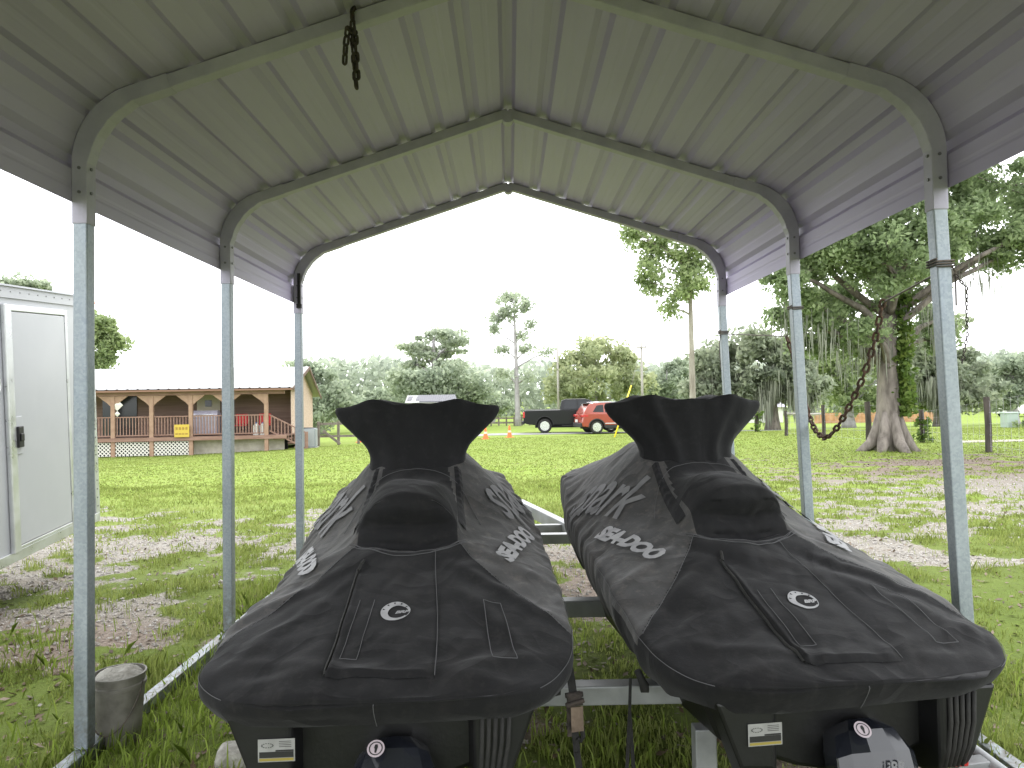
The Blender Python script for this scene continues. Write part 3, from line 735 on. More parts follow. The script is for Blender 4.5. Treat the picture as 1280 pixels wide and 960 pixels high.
def emblem_shapes():
    """round cog emblem: crescent ring with notches, and the three letters"""
    V, Fs = [], []; n = 72
    for k in range(n + 1):
        t = 2 * math.pi * k / n
        ro = .050; cx = .009; cy = -.004
        ri_ = .034
        V.append((ro * math.cos(t), ro * math.sin(t))); V.append((cx + ri_ * math.cos(t), cy + ri_ * math.sin(t)))
    for k in range(n):
        t = math.degrees(2 * math.pi * k / n)
        if 318 < t < 360: continue
        Fs.append((2 * k, 2 * k + 1, 2 * k + 3, 2 * k + 2))
    V = np.array(V)
    dots = []
    for a in (165, 130, 98, 66, 35):
        dots.append((.0415 * math.cos(R_(a)), .0415 * math.sin(R_(a)), R_(a)))
    return V, Fs, dots
def watercraft(O, yaw, seed, cover_label, ski_label, txt):
    ca, sa = math.cos(yaw), math.sin(yaw)
    def W(p):
        p = np.asarray(p, float); q = p.copy(); q[..., 0] = O[0] + p[..., 0] * ca - p[..., 1] * sa; q[..., 1] = O[1] + p[..., 0] * sa + p[..., 1] * ca; return q
    root = thing("watercraft_cover", cover_label, "watercraft cover", (O[0], O[1], .5), 0, "black fabric covers over the watercraft")
    a_all, Pg, N = make_cover(seed); sf = Surf(a_all, Pg, N)
    m = MB(); m.grid(W(Pg)); m.m = []
    Am = np.abs((a_all[:-1] + a_all[1:]) / 2); Sm = (S_S[:-1] + S_S[1:]) / 2
    sm, am = np.meshgrid(Sm, Am, indexing='ij')
    seam = seam_f(np.clip(am / AF, 0, 1))
    xm = np.abs(Pg[:-1, :-1, 0] + Pg[1:, 1:, 0]) / 2; zm = (Pg[:-1, :-1, 2] + Pg[1:, 1:, 2]) / 2
    capf = (xm < .20 - .05 * np.clip((sm - 1.0) / .3, 0, 1)) & (sm < 1.34)
    m.m = ((sm > seam) & ((am < AF + .06) | (sm > .6)) & ~capf).astype(int).reshape(-1).tolist()
    shell = m.build("shell", [cov_dark, cov_faded], root, smooth=True)
    # handlebar hood
    z0, z1 = 1.085, 1.425; nz, nt_ = 26, 96; sc0 = 1.46
    rg = np.random.default_rng(seed + 50); ph = rg.random(6) * 6
    rings = []
    aw_f = spl([0, .25, .38, .6, .84, .95, 1.0], [.245, .232, .245, .312, .388, .403, .395])
    for i in range(nz + 4):
        t = min(i / nz, 1.0); a_ = float(aw_f(t)); bd = .05 * (1 - t) ** 1.5 + .105 + .015 * t
        inset = 0 if i <= nz else (i - nz) / 4.0
        ring = []
        for k in range(nt_):
            an = 2 * math.pi * k / nt_; cx, sy = math.cos(an), math.sin(an)
            ux = math.copysign(abs(cx) ** .80, cx); uy = math.copysign(abs(sy) ** 1.05, sy)
            xx = a_ * ux; yy = bd * uy
            for q, (fx, wd, am_) in enumerate(((-.52, .10, .030), (.50, .10, .030), (0.02, .09, .012), (-.24, .06, .010), (.27, .06, .008))):
                yy += math.copysign(1, sy) * am_ * math.exp(-((ux - fx * (.75 + .25 * t)) / wd) ** 2) * (.15 + .85 * t) * min(1, abs(sy) * 3)
            yy += .006 * math.sin(ux * 16 + ph[0] + 3 * t) * min(1, abs(sy) * 2)
            xx *= (1 - .9 * inset); yy *= (1 - .95 * inset)
            peak = .030 * math.exp(-((ux - .5) / .20) ** 2) + .034 * math.exp(-((ux + .52) / .20) ** 2) + .012 * math.exp(-((ux) / .16) ** 2) - .006 * abs(ux) ** 4
            zz = z0 + (z1 - z0) * t + peak * t ** 2 - .030 * inset
            ring.append((xx, sc0 + yy - .03 * (1 - t), zz))
        rings.append(ring)
    h = MB(); h.loft([W(np.array(r)) for r in rings]); h.build("handlebar_hood", cov_tent, root, smooth=True)
    # rear zip flap: a raised panel with rolled left and lower edge
    xs = np.linspace(-.165, .150, 40); ss = np.linspace(.02, .60, 40)
    Xf, Sf = np.meshgrid(xs, ss, indexing='ij'); rise = .011 * sst(-.165, -.155, Xf) * sst(.02, .032, Sf) * (1 - sst(.0, .15, Xf)) ** .5 * (1 - sst(.35, .60, Sf)) + .0015
    rise += .006 * np.exp(-((Xf + .155) / .008) ** 2) + .008 * np.exp(-((Sf - .035) / .012) ** 2) * (1 - sst(.10, .15, Xf))
    base = sf.deck(Xf, Sf, 0.0); up = sf.deck(Xf, Sf, .01) - base; m = MB(); m.grid(W(base + up * (rise / .01)[..., None])); flap = m.build("zip_flap", cov_dark, root, smooth=True)
    z = MB(); t_ = np.linspace(0, 1, 30); z.tube(W(sf.deck(-.168 + .0 * t_, .03 + .60 * t_, .004)), .0052, 6); z.build("zip", rubber, root, smooth=True)
    zp = MB(); q = W(sf.deck(np.array([-.165, -.15]), np.array([.62, .67]), .008)); zp.tube([q[0], (q[0] + q[1]) / 2 + (0, 0, .006), q[1]], .006, 6); zp.build("zip_pull", rubber, root)
    st = MB()
    def line(x0, s0, x1, s1, wob=0):
        t = np.linspace(0, 1, 26); st.tube(W(sf.deck(x0 + (x1 - x0) * t + wob * np.sin(t * 5), s0 + (s1 - s0) * t, .0135 if False else .0045)), .00125, 5)
    line(.152, .03, .125, .74, .006)
    for (xa, xb_) in ((-.125, -.075),):
        t = np.linspace(0, 1, 26)
        for (p0, p1) in (((xa, .42), (xa - .012, .10)), ((xb_, .42), (xb_ - .012, .10)), ((xa - .012, .10), (xb_ - .012, .10))):
            st.tube(W(sf.deck(p0[0] + (p1[0] - p0[0]) * t, p0[1] + (p1[1] - p0[1]) * t, .0145)), .00115, 5)
    for (p0, p1) in (((.30, .42), (.325, .11)), ((.36, .42), (.40, .11)), ((.30, .42), (.36, .42)), ((.325, .11), (.40, .11))): line(p0[0], p0[1], p1[0], p1[1])
    t = np.linspace(-1, 1, 50)
    st.tube(W(sf.deck(.235 * t, .70 + .105 * t ** 2, .004)), .0016, 5)
    st.tube(W(sf.deck(.235 * t, .722 + .10 * t ** 2, .004)), .0012, 5)
    st.tube(W(sf.deck(.30 * t, 1.27 - .20 * t ** 4 - .06 * t ** 2, .004)), .0013, 5)
    tl = np.linspace(0, 1, 60)
    for sd in (-1, 1):
        st.tube(W(sf.at(seam_f(tl), sd * AF * tl * .99, .003)), .0013, 5)
    tl = np.linspace(.0, .9, 60)
    st.tube(W(sf.at(.0 + tl, np.full(60, AF + .012), .003)), .0012, 5); st.tube(W(sf.at(.0 + tl, np.full(60, -AF - .012), .003)), .0012, 5)
    zz = np.linspace(AF, 1, 12); st.tube(W(sf.at(-.0595 + 0 * zz, -zz, .004)), .0012, 5)
    st.build("stitching", stitch_m, root, smooth=True)
    # gathered bands on both sides of the neck
    for sd in (-1, 1):
        gb = MB(); tb = np.linspace(0, 1, 46); sB = 1.32 - .42 * tb ** 1.4; aB = sd * (.235 + .03 * tb)
        rg_ = .0055 * (.5 + .5 * np.sin(tb * 60)) * np.sin(tb * math.pi) + .003
        c0 = sf.at(sB, aB - sd * .018, .001); c1 = sf.at(sB, aB, .006) + 0; c2 = sf.at(sB, aB + sd * .022, .001)
        nn = sf.at(sB, aB, .01) - sf.at(sB, aB, 0); c1 = c1 + nn * (rg_ / .01)[:, None]
        gb.grid(W(np.stack([c0, (c0 * .3 + c1 * .7), c1, (c1 * .7 + c2 * .3), c2], 1))); gb.build("gathered_band", cov_tent, root, smooth=True)
    # printed lettering on both flanks
    for sd in (-1, 1):
        for body, size, shear, off, s0, a0, slope, mt, sp, sx in (("SEA-DOO", .104, .25, .0066, .93, .765, .335, print_l, .96, 1.04), ("spark", .25, .42, .004, 1.43, .735, .36, print_g, 1.0, .92)):
            V2, Fs = text_mesh(body, size, shear, off, sp); tx, ty = V2[:, 0] * sx, V2[:, 1]
            if body == "spark":
                ty = ty * 1.3
            cph, sph = math.cos(slope), math.sin(slope); Sv = s0 + sd * cph * tx + sph * ty; Av = (a0 + (sd * sph * tx - cph * ty) / .64) * AF
            lt = MB(); lt.add(W(sf.at(Sv, sd * Av, .0100)), Fs); lo_ = lt.build("lettering", mt, root); lo_["label"] = ("bold slanted SEA-DOO print" if body == "SEA-DOO" else "large slanted grey spark print")
    V2, Fs, dots = emblem_shapes(); em = MB(); ex, es = .005, .345
    def emb(v): v = np.asarray(v, float); return W(sf.deck(ex + v[:, 0], es + v[:, 1] * 1.02, .0165))
    em.add(emb(V2), Fs)
    V3, F3 = text_mesh("BRP", .021, .3, .0012, .95); em.add(emb(V3 * np.array([1.25, 1]) + np.array([.021, -.006])), F3)
    t = np.linspace(R_(318), R_(362), 12); ring = np.concatenate([np.stack([.050 * np.cos(t), .050 * np.sin(t)], 1), np.stack([.0475 * np.cos(t[::-1]), .0475 * np.sin(t[::-1])], 1)])
    em.add(emb(ring), [(k, k + 1, 22 - k, 23 - k) for k in range(11)])
    eo = em.build("emblem", print_l, root)
    em = MB()
    for dx_, dy_, a in dots:
        v = np.array([(0, .0055), (-.0042, -.004), (.0042, -.004)]); r_ = np.array([[math.cos(a - math.pi / 2 + math.pi), -math.sin(a + math.pi / 2)], [math.sin(a + math.pi / 2), math.cos(a + math.pi / 2)]])
        vv = v @ r_.T + np.array([dx_, dy_]); w_ = W(sf.deck(ex + vv[:, 0], es + vv[:, 1], .0175)); em.add(w_, [(0, 1, 2)])
    em.build("emblem_notch", cov_dark, eo)
    # ---- the machine below the cover
    ski = thing("personal_watercraft", ski_label, "personal watercraft", (O[0], O[1], .2), 0, "personal watercraft under covers on the trailer")
    hz0 = .22
    rings = []
    for s, w, zb2, zt in ((.10, .44, .27, .52), (.14, .46, .26, .53), (.6, .50, .25, .56), (1.4, .50, .26, .66), (2.1, .42, .32, .72), (2.6, .26, .45, .76), (2.86, .06, .62, .78)):
        rings.append([(-w, s, zt), (-w * .86, s, zb2 + .12), (-w * .66, s, zb2 + .08), (-w * .35, s, zb2 + .03), (0, s, zb2), (w * .35, s, zb2 + .03), (w * .66, s, zb2 + .08), (w * .86, s, zb2 + .12), (w, s, zt)])
    h = MB(); h.loft([W(np.array(r)) for r in rings]); h.build("hull", black_plastic, ski, bevel=.012)
    # stern recess walls and sponson blocks
    for sd in (-1, 1):
        blk = MB(); blk.loft([W(np.array([(sd * .45, s, .545), (sd * (.45 - .42 * (.545 - zl) * .9), s, zl), (sd * xi, s, zl - .01), (sd * xi, s, .545)])) for s, zl, xi in ((.015, .36, .27), (.03, .30, .26), (.09, .27, .25), (.14, .27, .24))])
        blk.build("stern_block", black_plastic, ski, bevel=.01)
    rib = MB()
    for k in range(5): rib.tube(W(np.array([(.29 + .02 * k, .012, .53), (.288 + .019 * k, .008, .44), (.284 + .017 * k, .014, .37), (.28 + .014 * k, .03, .30)])), .007, 6)
    rib.build("rubber_bellows", rubber, ski, smooth=True)
    pc = MB(); sx0 = .03
    prof_ = [(.05, .455, .06), (.0, .445, .10), (-.045, .40, .125), (-.07, .33, .13), (-.065, .26, .12), (-.02, .2, .1)]
    ringp = []
    for s, zt, w in prof_:
        ringp.append([(sx0 - w, s + .035, zt - .03), (sx0 - w * .72, s + .01, zt - .006), (sx0 - w * .3, s, zt), (sx0 + w * .3, s, zt), (sx0 + w * .72, s + .01, zt - .006), (sx0 + w, s + .035, zt - .03), (sx0 + w * .95, s + .12, zt - .05), (sx0 - w * .95, s + .12, zt - .05)])
    pc.loft([W(np.array(r)) for r in ringp]); pco = pc.build("pump_cover", gloss_black, ski, bevel=.006)
    V3, F3 = text_mesh("iBR", .042, .25, .0008, 1.05)
    let = MB(); t_ = V3[:, 1]; let.add(W(np.stack([sx0 + .02 + V3[:, 0] * .9, -.0665 - .0 * t_ - (.345 - .37) * 0 + t_ * .35 * 0 - .0075 + (t_) * .36, .365 + t_ * .93], 1)), F3); let.build("lettering", print_g, pco)
    # warning sticker: white upper half with outline drawing, black text block, yellow foot
    lb = MB(); s_l = .012
    def lab(x0, x1, zz0, zz1, d): return W(np.array([(x0, s_l - d, zz0), (x1, s_l - d, zz0), (x1, s_l - d, zz1), (x0, s_l - d, zz1)]))
    X0, X1, Z0, Z1 = -.355, -.25, .415, .480
    lb.add(lab(X0, X1, Z0, Z1, .002), [(0, 1, 2, 3)]); lo = lb.build("warning_sticker", label_white, ski)
    l2 = MB(); l2.add(lab(X0 + .004, X1 - .004, Z0 + .012, Z0 + .029, .003), [(0, 1, 2, 3)]); l2.add(lab(X0 + .05, X1 - .004, Z0 + .0295, Z0 + .034, .003), [(0, 1, 2, 3)])
    for k in range(14):
        a = k * 2 * math.pi / 14; l2.add(lab(X0 + .027 + .016 * math.cos(a) - .002, X0 + .027 + .016 * math.cos(a) + .002, Z0 + .047 + .006 * math.sin(a) - .001, Z0 + .047 + .006 * math.sin(a) + .001, .003), [(0, 1, 2, 3)])
    for k in range(4): l2.add(lab(X0 + .06, X0 + .095, Z0 + .042 + .005 * k, Z0 + .0435 + .005 * k, .003), [(0, 1, 2, 3)])
    l2.build("printed_block", label_black, lo)
    l3 = MB(); l3.add(lab(X0 + .004, X1 - .004, Z0 + .003, Z0 + .0105, .003), [(0, 1, 2, 3)]); l3.build("yellow_band", label_yel, lo)
    # round no-step sticker on top of the pump cover
    cen = np.array([sx0 - .045, -.012, .4455]); n_ = np.array([0, -.62, .78]); u_ = np.array([1., 0, 0]); v_ = np.cross(n_, u_)
    def disc(r0, r1, d, n=32):
        t = np.arange(n) * 2 * math.pi / n; A = cen + n_ * d + r1 * (np.cos(t)[:, None] * u_ + np.sin(t)[:, None] * v_)
        if r0 <= 0: return A, [tuple(range(n))]
        B = cen + n_ * d + r0 * (np.cos(t)[:, None] * u_ + np.sin(t)[:, None] * v_)
        return np.concatenate([A, B]), [(k, (k + 1) % n, n + (k + 1) % n, n + k) for k in range(n)]
    d1 = MB(); A, Fq = disc(0, .025, .012); d1.add(W(A), Fq); do = d1.build("round_sticker", sticker_pink, pco)
    d2 = MB(); A, Fq = disc(.0165, .0195, .0128); d2.add(W(A), Fq)
    fig = np.array([(-.003, -.012), (.002, -.013), (.004, -.003), (.006, .004), (.004, .012), (-.003, .011), (-.005, .003), (-.003, -.002)])
    A = cen + n_ * .0128 + fig[:, :1] * u_ + fig[:, 1:] * v_; d2.add(W(A), [tuple(range(8))])
    d2.build("sticker_print", label_black, do)
    nz_ = MB(); nz_.lathe([(.085, -.02), (.09, .10), (.10, .2)], (0, 0, 0), 20, 'y'); nz_.v = [W(v + np.array([sx0, .0, .31])) for v in nz_.v]; nz_.build("jet_nozzle", black_plastic, ski, smooth=True)
    return W, sf
WL, SFL = watercraft((-.385, 2.10), R_(2.7), 3, "black fabric cover on the left watercraft, seen straight from the stern", "black watercraft hull at the left, its pump hidden in shade below the cover", -1)
WR, SFR = watercraft((1.035, 2.16), R_(6.6), 9, "black fabric cover on the right watercraft, spark and SEA-DOO print readable on its flank", "black watercraft hull at the right, with shiny faceted pump cover below the cover", 1)

# ------------------------------------------------------------------ watercraft trailer
tr = thing("watercraft_trailer", "low galvanised double trailer under the two covered watercraft", "trailer", (.05, 3.5, 0))
m = MB(); m.box(-.95, 1.62, 2.49, 2.56, .39, .455); m.build("crossbeam", trailer_steel, tr, bevel=.005)
m = MB(); m.box(-.95, 1.62, 3.49, 3.57, .39, .47); m.build("crossbeam", trailer_steel, tr, bevel=.005)
m = MB(); m.box(-1.0, 1.45, 5.22, 5.30, .40, .47); m.build("crossbeam", trailer_steel, tr, bevel=.005)
m = MB(); m.box(-.55, .62, 5.62, 5.68, .41, .47); m.build("crossbeam", trailer_steel, tr, bevel=.005)
for sx in (-1, 1):
    m = MB(); m.beam((.05 + sx * .46, 5.30, .44), (.05 + sx * .03, 6.95, .44), .07, .10); m.build("tongue_arm", trailer_steel, tr, bevel=.005)
for xx in (-.78, .0 - .02, .66, 1.40):
    m = MB(); m.beam((xx + .05, 2.55, .42 + .03), (xx - .08, 4.9, .45), .09, .05); m.build("bunk", mat("bunk_carpet", (.03, .03, .03), (.06, .06, .06), 30, .95) if xx == -.78 else bpy.data.materials["bunk_carpet"], tr, bevel=.008)
m = MB(); m.tube([(1.515, 1.5, .25), (1.515, 2.62, .25), (1.50, 3.8, .30)], .026, 12); m.build("side_rail", trailer_steel, tr, smooth=True)
m = MB(); q = P(1193, 942, 2.3); m.box(q[0] - .028, q[0] + .028, 2.27, 2.36, q[2] - .028, q[2] + .028); m.build("side_light", red_lens, tr, bevel=.006)
m = MB(); m.beam((1.40, 2.32, .24), (1.50, 2.32, .25), .05, .05); m.build("light_bracket", trailer_steel, tr, bevel=.003)
m = MB(); q = P(884, 925, 2.35); m.box(q[0] - .035, q[0] + .035, 2.36, 2.42, .0, .36); m.build("rear_leg", trailer_steel, tr, bevel=.004)
for sx in (-1.12, 1.66):
    w = MB(); w.lathe([(.10, -.08), (.24, -.085), (.265, -.06), (.27, 0), (.265, .06), (.24, .085), (.10, .08)], (sx, 3.9, .262), 30, 'x'); wo = w.build("wheel", rubber, tr, smooth=True)
    w = MB(); w.lathe([(.02, -.07), (.11, -.075), (.14, -.088), (.14, .088), (.11, .075), (.02, .07)], (sx, 3.9, .262), 24, 'x'); w.build("rim", alu, wo, smooth=True)

def ribbon(mb, pts, w, th=.003, wdir=(1, 0, 0)):
    for a, b_ in zip(pts[:-1], pts[1:]):
        a = np.array(a); b_ = np.array(b_); d = b_ - a; L = np.linalg.norm(d); d /= L; wd = np.array(wdir, float); wd -= wd.dot(d) * d; wd /= np.linalg.norm(wd); n = np.cross(d, wd)
        mb.obox((a + b_) / 2, d * (L / 2 + .001), wd * w / 2, n * th / 2)
st = thing("ratchet_strap", "black ratchet strap with rusty ratchet hanging from the stern of the left watercraft", "strap", tuple(P(716, 880, 2.3)))
m = MB(); ribbon(m, [P(709, 822, 2.36), P(714, 850, 2.34), P(717, 872, 2.32)], .026); m.build("webbing", strap_m, st)
m = MB(); q = P(718, 874, 2.32); m.obox(q, (.024, 0, .004), (0, .016, 0), (-.003, 0, .018)); m.tube([q + (-.03, -.018, -.012), q + (.03, -.018, .004)], .008, 8); m.tube([q + (-.03, -.005, .014), q + (.028, -.005, .018)], .009, 8); m.build("ratchet", dark_chain, st, bevel=.003)
m = MB(); a, b_ = P(721, 884, 2.31), P(722, 914, 2.31); ribbon(m, [a, b_], .040, .004, (1, .2, 0)); m.build("paper_tag", tagm, st)
m = MB(); ribbon(m, [P(711, 878, 2.32), P(712, 920, 2.32)], .014, .006); m.build("ratchet_handle", dark_chain, st)
m = MB(); ribbon(m, [P(719, 915, 2.32), P(721, 940, 2.32), P(726, 975, 2.32)], .022); m.tube([P(727, 908, 2.32), P(729, 920, 2.32), P(726, 926, 2.32), P(722, 922, 2.32)], .008, 8); m.build("webbing", strap_m, st)
m = MB(); ribbon(m, [P(788, 848, 2.42), P(787, 890, 2.42)], .010); ribbon(m, [P(787, 890, 2.42), P(783, 975, 2.41)], .012); ribbon(m, [P(787, 890, 2.42), P(793, 975, 2.41)], .012)
tag(m.build("tie_down_strap", strap_m), "narrow black tie-down strap hanging below the left edge of the right cover", "strap")
m = MB(); q = P(806, 860, 2.44); m.tube([P(797, 838, 2.44), P(803, 852, 2.44), q, q + (.012, 0, 0)], [.012, .014, .02, .015], 10)
tag(m.build("tow_hook", rubber, smooth=True), "small black rubber knob tucked under the right cover", "hook")
m = MB(); q = P(694, 861, 2.5); m.lathe([(.001, -.02), (.02, -.018), (.024, 0), (.02, .018), (.001, .02)], q, 12, 'x')
tag(m.build("bow_roller", rubber, smooth=True), "little black roller on the nearest crossbeam beside the left cover", "roller")
m = MB(); m.tube([P(312, 935, 2.2), P(320, 960, 2.2), P(322, 985, 2.2)], .008, 6); m.tube([P(297, 897, 2.22), P(308, 935, 2.2), P(318, 985, 2.15)], .010, 6)
tag(m.build("bungee_cord", rubber, smooth=True), "black cord hanging from the left stern corner of the left cover", "cord")

# ------------------------------------------------------------------ bucket and stones
gp = P(149, 912, 3.16); bz = gz(gp[0], 3.16)
bk = thing("bucket", "dirty white bucket filled with hardened concrete beside the nearest left post", "bucket", (gp[0], 3.16, bz))
m = MB(); prof_b = [(.084, 0), (.102, .235), (.102, .24), (.109, .243), (.109, .256), (.104, .26), (.105, .286), (.110, .288), (.110, .297), (.103, .297), (.098, .27)]
m.lathe(prof_b, (gp[0], 3.16, bz), 36); m.build("pail", bucket_m, bk, smooth=True, angle=40)
m = MB(); n = 30; rr = [(0.001, .33), (.03, .33), (.055, .325), (.082, .31), (.099, .293)]
V_ = []
for r_, h_ in rr:
    for k in range(n):
        a = 2 * math.pi * k / n; V_.append((gp[0] + r_ * math.cos(a), 3.16 + r_ * math.sin(a), bz + h_ - .025 + .016 * vnoise(3 + r_ * math.cos(a) * 25, 5 + r_ * math.sin(a) * 25, 2)))
m.add(V_, [(i * n + k, i * n + (k + 1) % n, (i + 1) * n + (k + 1) % n, (i + 1) * n + k) for i in range(len(rr) - 1) for k in range(n)]); m.build("concrete_fill", conc, bk, smooth=True)
m = MB(); t = np.linspace(0, math.pi, 16); m.tube(np.stack([gp[0] + .109 * np.cos(t), 3.16 - .105 * np.sin(t) - .005, bz + .27 - .20 * np.sin(t)], 1), .0028, 6); m.build("handle", wire_m, bk)
def rock(q, r, seed, flat=.6):
    bm = bmesh.new(); bmesh.ops.create_icosphere(bm, subdivisions=3, radius=1)
    V_ = np.array([v.co[:] for v in bm.verts]); Fs = [[v.index for v in f.verts] for f in bm.faces]; bm.free()
    k = .75 + .6 * vnoise(V_[:, 0] * 2 + seed + V_[:, 2], V_[:, 1] * 2 + seed * 3 - V_[:, 2], seed); V_ = V_ * k[:, None]
    V_ = np.clip(V_, -.78, .78); V_[:, 2] *= flat
    m = MB(); m.add(V_ * r + np.array(q), Fs); return m
q = G(292, 958)
tag(rock((q[0], q[1] + .03, gz(q[0], q[1]) + .03), .085, 4).build("stone", conc, smooth=True), "pale broken stone on the grass below the left watercraft", "stone")

# ------------------------------------------------------------------ cargo trailer (nose slightly raised)
w_ = np.array([-.093, 1.0, .072]); w_ /= np.linalg.norm(w_)
o_ = P(46, 688, 5.4)
lat = np.array([w_[1], -w_[0], 0]); lat /= np.linalg.norm(lat); up_ = np.cross(lat, w_)
def T(a, h, d=0.0): return o_ + w_ * a + up_ * h + lat * d     # a along, h up, d outwards
H = 1.955
ct = thing("cargo_trailer", "white enclosed cargo trailer with a side door, at the left edge", "cargo trailer", tuple(T(-1.2, -.35, -1.0)))
def tb(mb, a0, a1, h0, h1, d0, d1): mb.obox(T((a0 + a1) / 2, (h0 + h1) / 2, (d0 + d1) / 2), w_ * (a1 - a0) / 2, up_ * (h1 - h0) / 2, lat * (d1 - d0) / 2)
a1 = .97; a0 = -3.4
m = MB(); tb(m, a0, a1, 0, H - .02, -2.0, 0)
nose = MB()
m.build("body", white_paint, ct, bevel=.02)
m = MB()
for k in range(-1, 2):
    pass
n = 10; rows = []
for i in range(n + 1):
    d = -2.03 + 2.06 * i / n; rows.append([T(a0 - .02, H - .02 + .10 * math.sin(math.pi * i / n) + (0.0), d), T(a1 + .02, H - .02 + .10 * math.sin(math.pi * i / n), d)])
rows = np.array(rows); m.grid(rows); ro_ = m.build("roof", white_paint, ct, smooth=True)
m = MB(); tb(m, a0 - .01, a1 + .015, H - .10, H - .005, .0015, .014); m.cm = 1
for k in range(36): m.obox(T(a0 + .08 + k * .115, H - .055, .0145), w_ * .005, up_ * .005, lat * .002)
m.build("top_rail", [white_paint, screw], ct)
m = MB(); tb(m, a0 - .01, a1 + .012, -.005, .07, .0015, .011); m.build("bottom_rail", alu, ct, bevel=.004)
m = MB(); tb(m, a1 - .055, a1 + .012, .071, H - .101, .0015, .011); m.cm = 1
for k in range(23): m.obox(T(a1 - .025, .13 + k * .075, .0115), w_ * .006, up_ * .006, lat * .002)
m.build("corner_trim", [alu, screw], ct)
m = MB(); tb(m, -.62, -.56, .071, H - .101, .0015, .007); m.build("seam_trim", white_paint, ct, bevel=.003)
dA, dB, dT = -.27, .52, 1.79
dr = MB(); tb(dr, dA + .03, dB - .03, .10, dT - .03, .003, .018); do = dr.build("door", white_paint, ct, bevel=.006)
m = MB()
tb(m, dB - .026, dB + .012, .073, dT + .02, .002, .022); tb(m, dA + .004, dB - .028, dT - .024, dT + .02, .002, .022); tb(m, dA + .004, dB - .028, .073, .097, .002, .02)
m.build("door_frame", alu, do, bevel=.004)
m = MB(); tb(m, dA - .055, dA + .026, .06, dT + .02, .002, .034); m.build("hinge_bar", alu, do, bevel=.008)
m = MB(); tb(m, dA + .03, dA + .11, .75, 1.02, .020, .028); m.build("latch_plate", white_paint, do, bevel=.004)
m = MB(); tb(m, dA + .022, dA + .085, .80, .95, .029, .05); tb(m, dA + .03, dA + .07, .845, .90, .051, .062); m.build("latch", black_plastic, do, bevel=.006)
m = MB(); q = T(a1 - .03, H - .055, .016); m.obox(q + lat * .008, w_ * .045, up_ * .017, lat * .012); m.build("marker_light", amber, ct, bevel=.005)
m = MB(); q = T(-.42, 1.25, .008); t = np.linspace(0, 2 * math.pi, 20)[:-1]; m.tube([q + w_ * .05 * math.cos(a) + up_ * .06 * math.sin(a) for a in t], .008, 6, closed=True); m.build("tie_ring", alu, ct, smooth=True)
for aw in (-.78, -1.62):
    c0 = T(aw, 0, -.12); c0[2] = .33
    w = MB(); w.lathe([(.12, -.10), (.30, -.11), (.335, -.08), (.34, 0), (.335, .08), (.30, .11), (.12, .10)], c0, 32, 'x'); wo = w.build("wheel", rubber, ct, smooth=True)
    w = MB(); w.lathe([(.03, -.09), (.15, -.095), (.19, -.113), (.19, .113), (.15, .095), (.03, .09)], c0, 24, 'x'); w.build("rim", white_paint, wo, smooth=True)
m = MB(); tb(m, -2.2, -.2, -.12, -.006, -1.6, -.2); m.build("chassis", black_plastic, ct)

# ------------------------------------------------------------------ trees
bark = mat("grey_bark", (.10, .085, .075), (.24, .21, .185), 7, .95, 0, bump=.9, bscale=22, stretch=(1, 1, .3))
bark_pine = mat("pale_pine_bark", (.20, .17, .145), (.36, .33, .29), 5, .95, 0, bump=.6, bscale=14, stretch=(1, 1, .25))
bark_far = mat("haze_paled_bark", (.28, .26, .27), (.40, .38, .39), 3, .95)  # far bark paled, haze put into the colour
leaf_oak = leafmat("oak_leaves", (0.14, 0.185, 0.095), (0.29, 0.375, 0.195), (0.47, 0.56, 0.31), .66, .8)  # greens lightened, some haze put into the leaf colour
leaf_hazed = leafmat("haze_paled_leaves", (0.256, 0.307, 0.231), (0.393, 0.453, 0.333), (0.564, 0.615, 0.461), .68, .30)  # lightened and greyed: haze painted into the far leaves
leaf_yel = leafmat("yellowish_leaves", (0.26, 0.305, 0.175), (0.41, 0.455, 0.265), (0.57, 0.59, 0.36), .66, .5)  # yellow-green of a far tree, lightened to carry haze
leaf_pine = leafmat("pine_needles", (0.300, 0.345, 0.283), (0.442, 0.495, 0.381), (0.601, 0.654, 0.495), .62, .5)  # needle colour paled to stand in for haze
leaf_lite = leafmat("light_green_leaves", (0.180, 0.240, 0.120), (0.300, 0.374, 0.180), (0.466, 0.540, 0.270), .55, .8)  # light green raised further, haze mixed into the colour
leaf_moss = leafmat("mossy_oak_leaves", (0.209, 0.244, 0.182), (0.330, 0.374, 0.270), (0.487, 0.522, 0.383), .68, .4)  # grey mossy green, paled further with haze in the colour
moss_m = leafmat("spanish_moss", (.14, .15, .115), (.22, .235, .185), (.32, .33, .27), .35, 1.0)
vine_m = leafmat("vine_leaves", (.06, .11, .02), (.12, .19, .04), (.22, .28, .07), .45, 2)

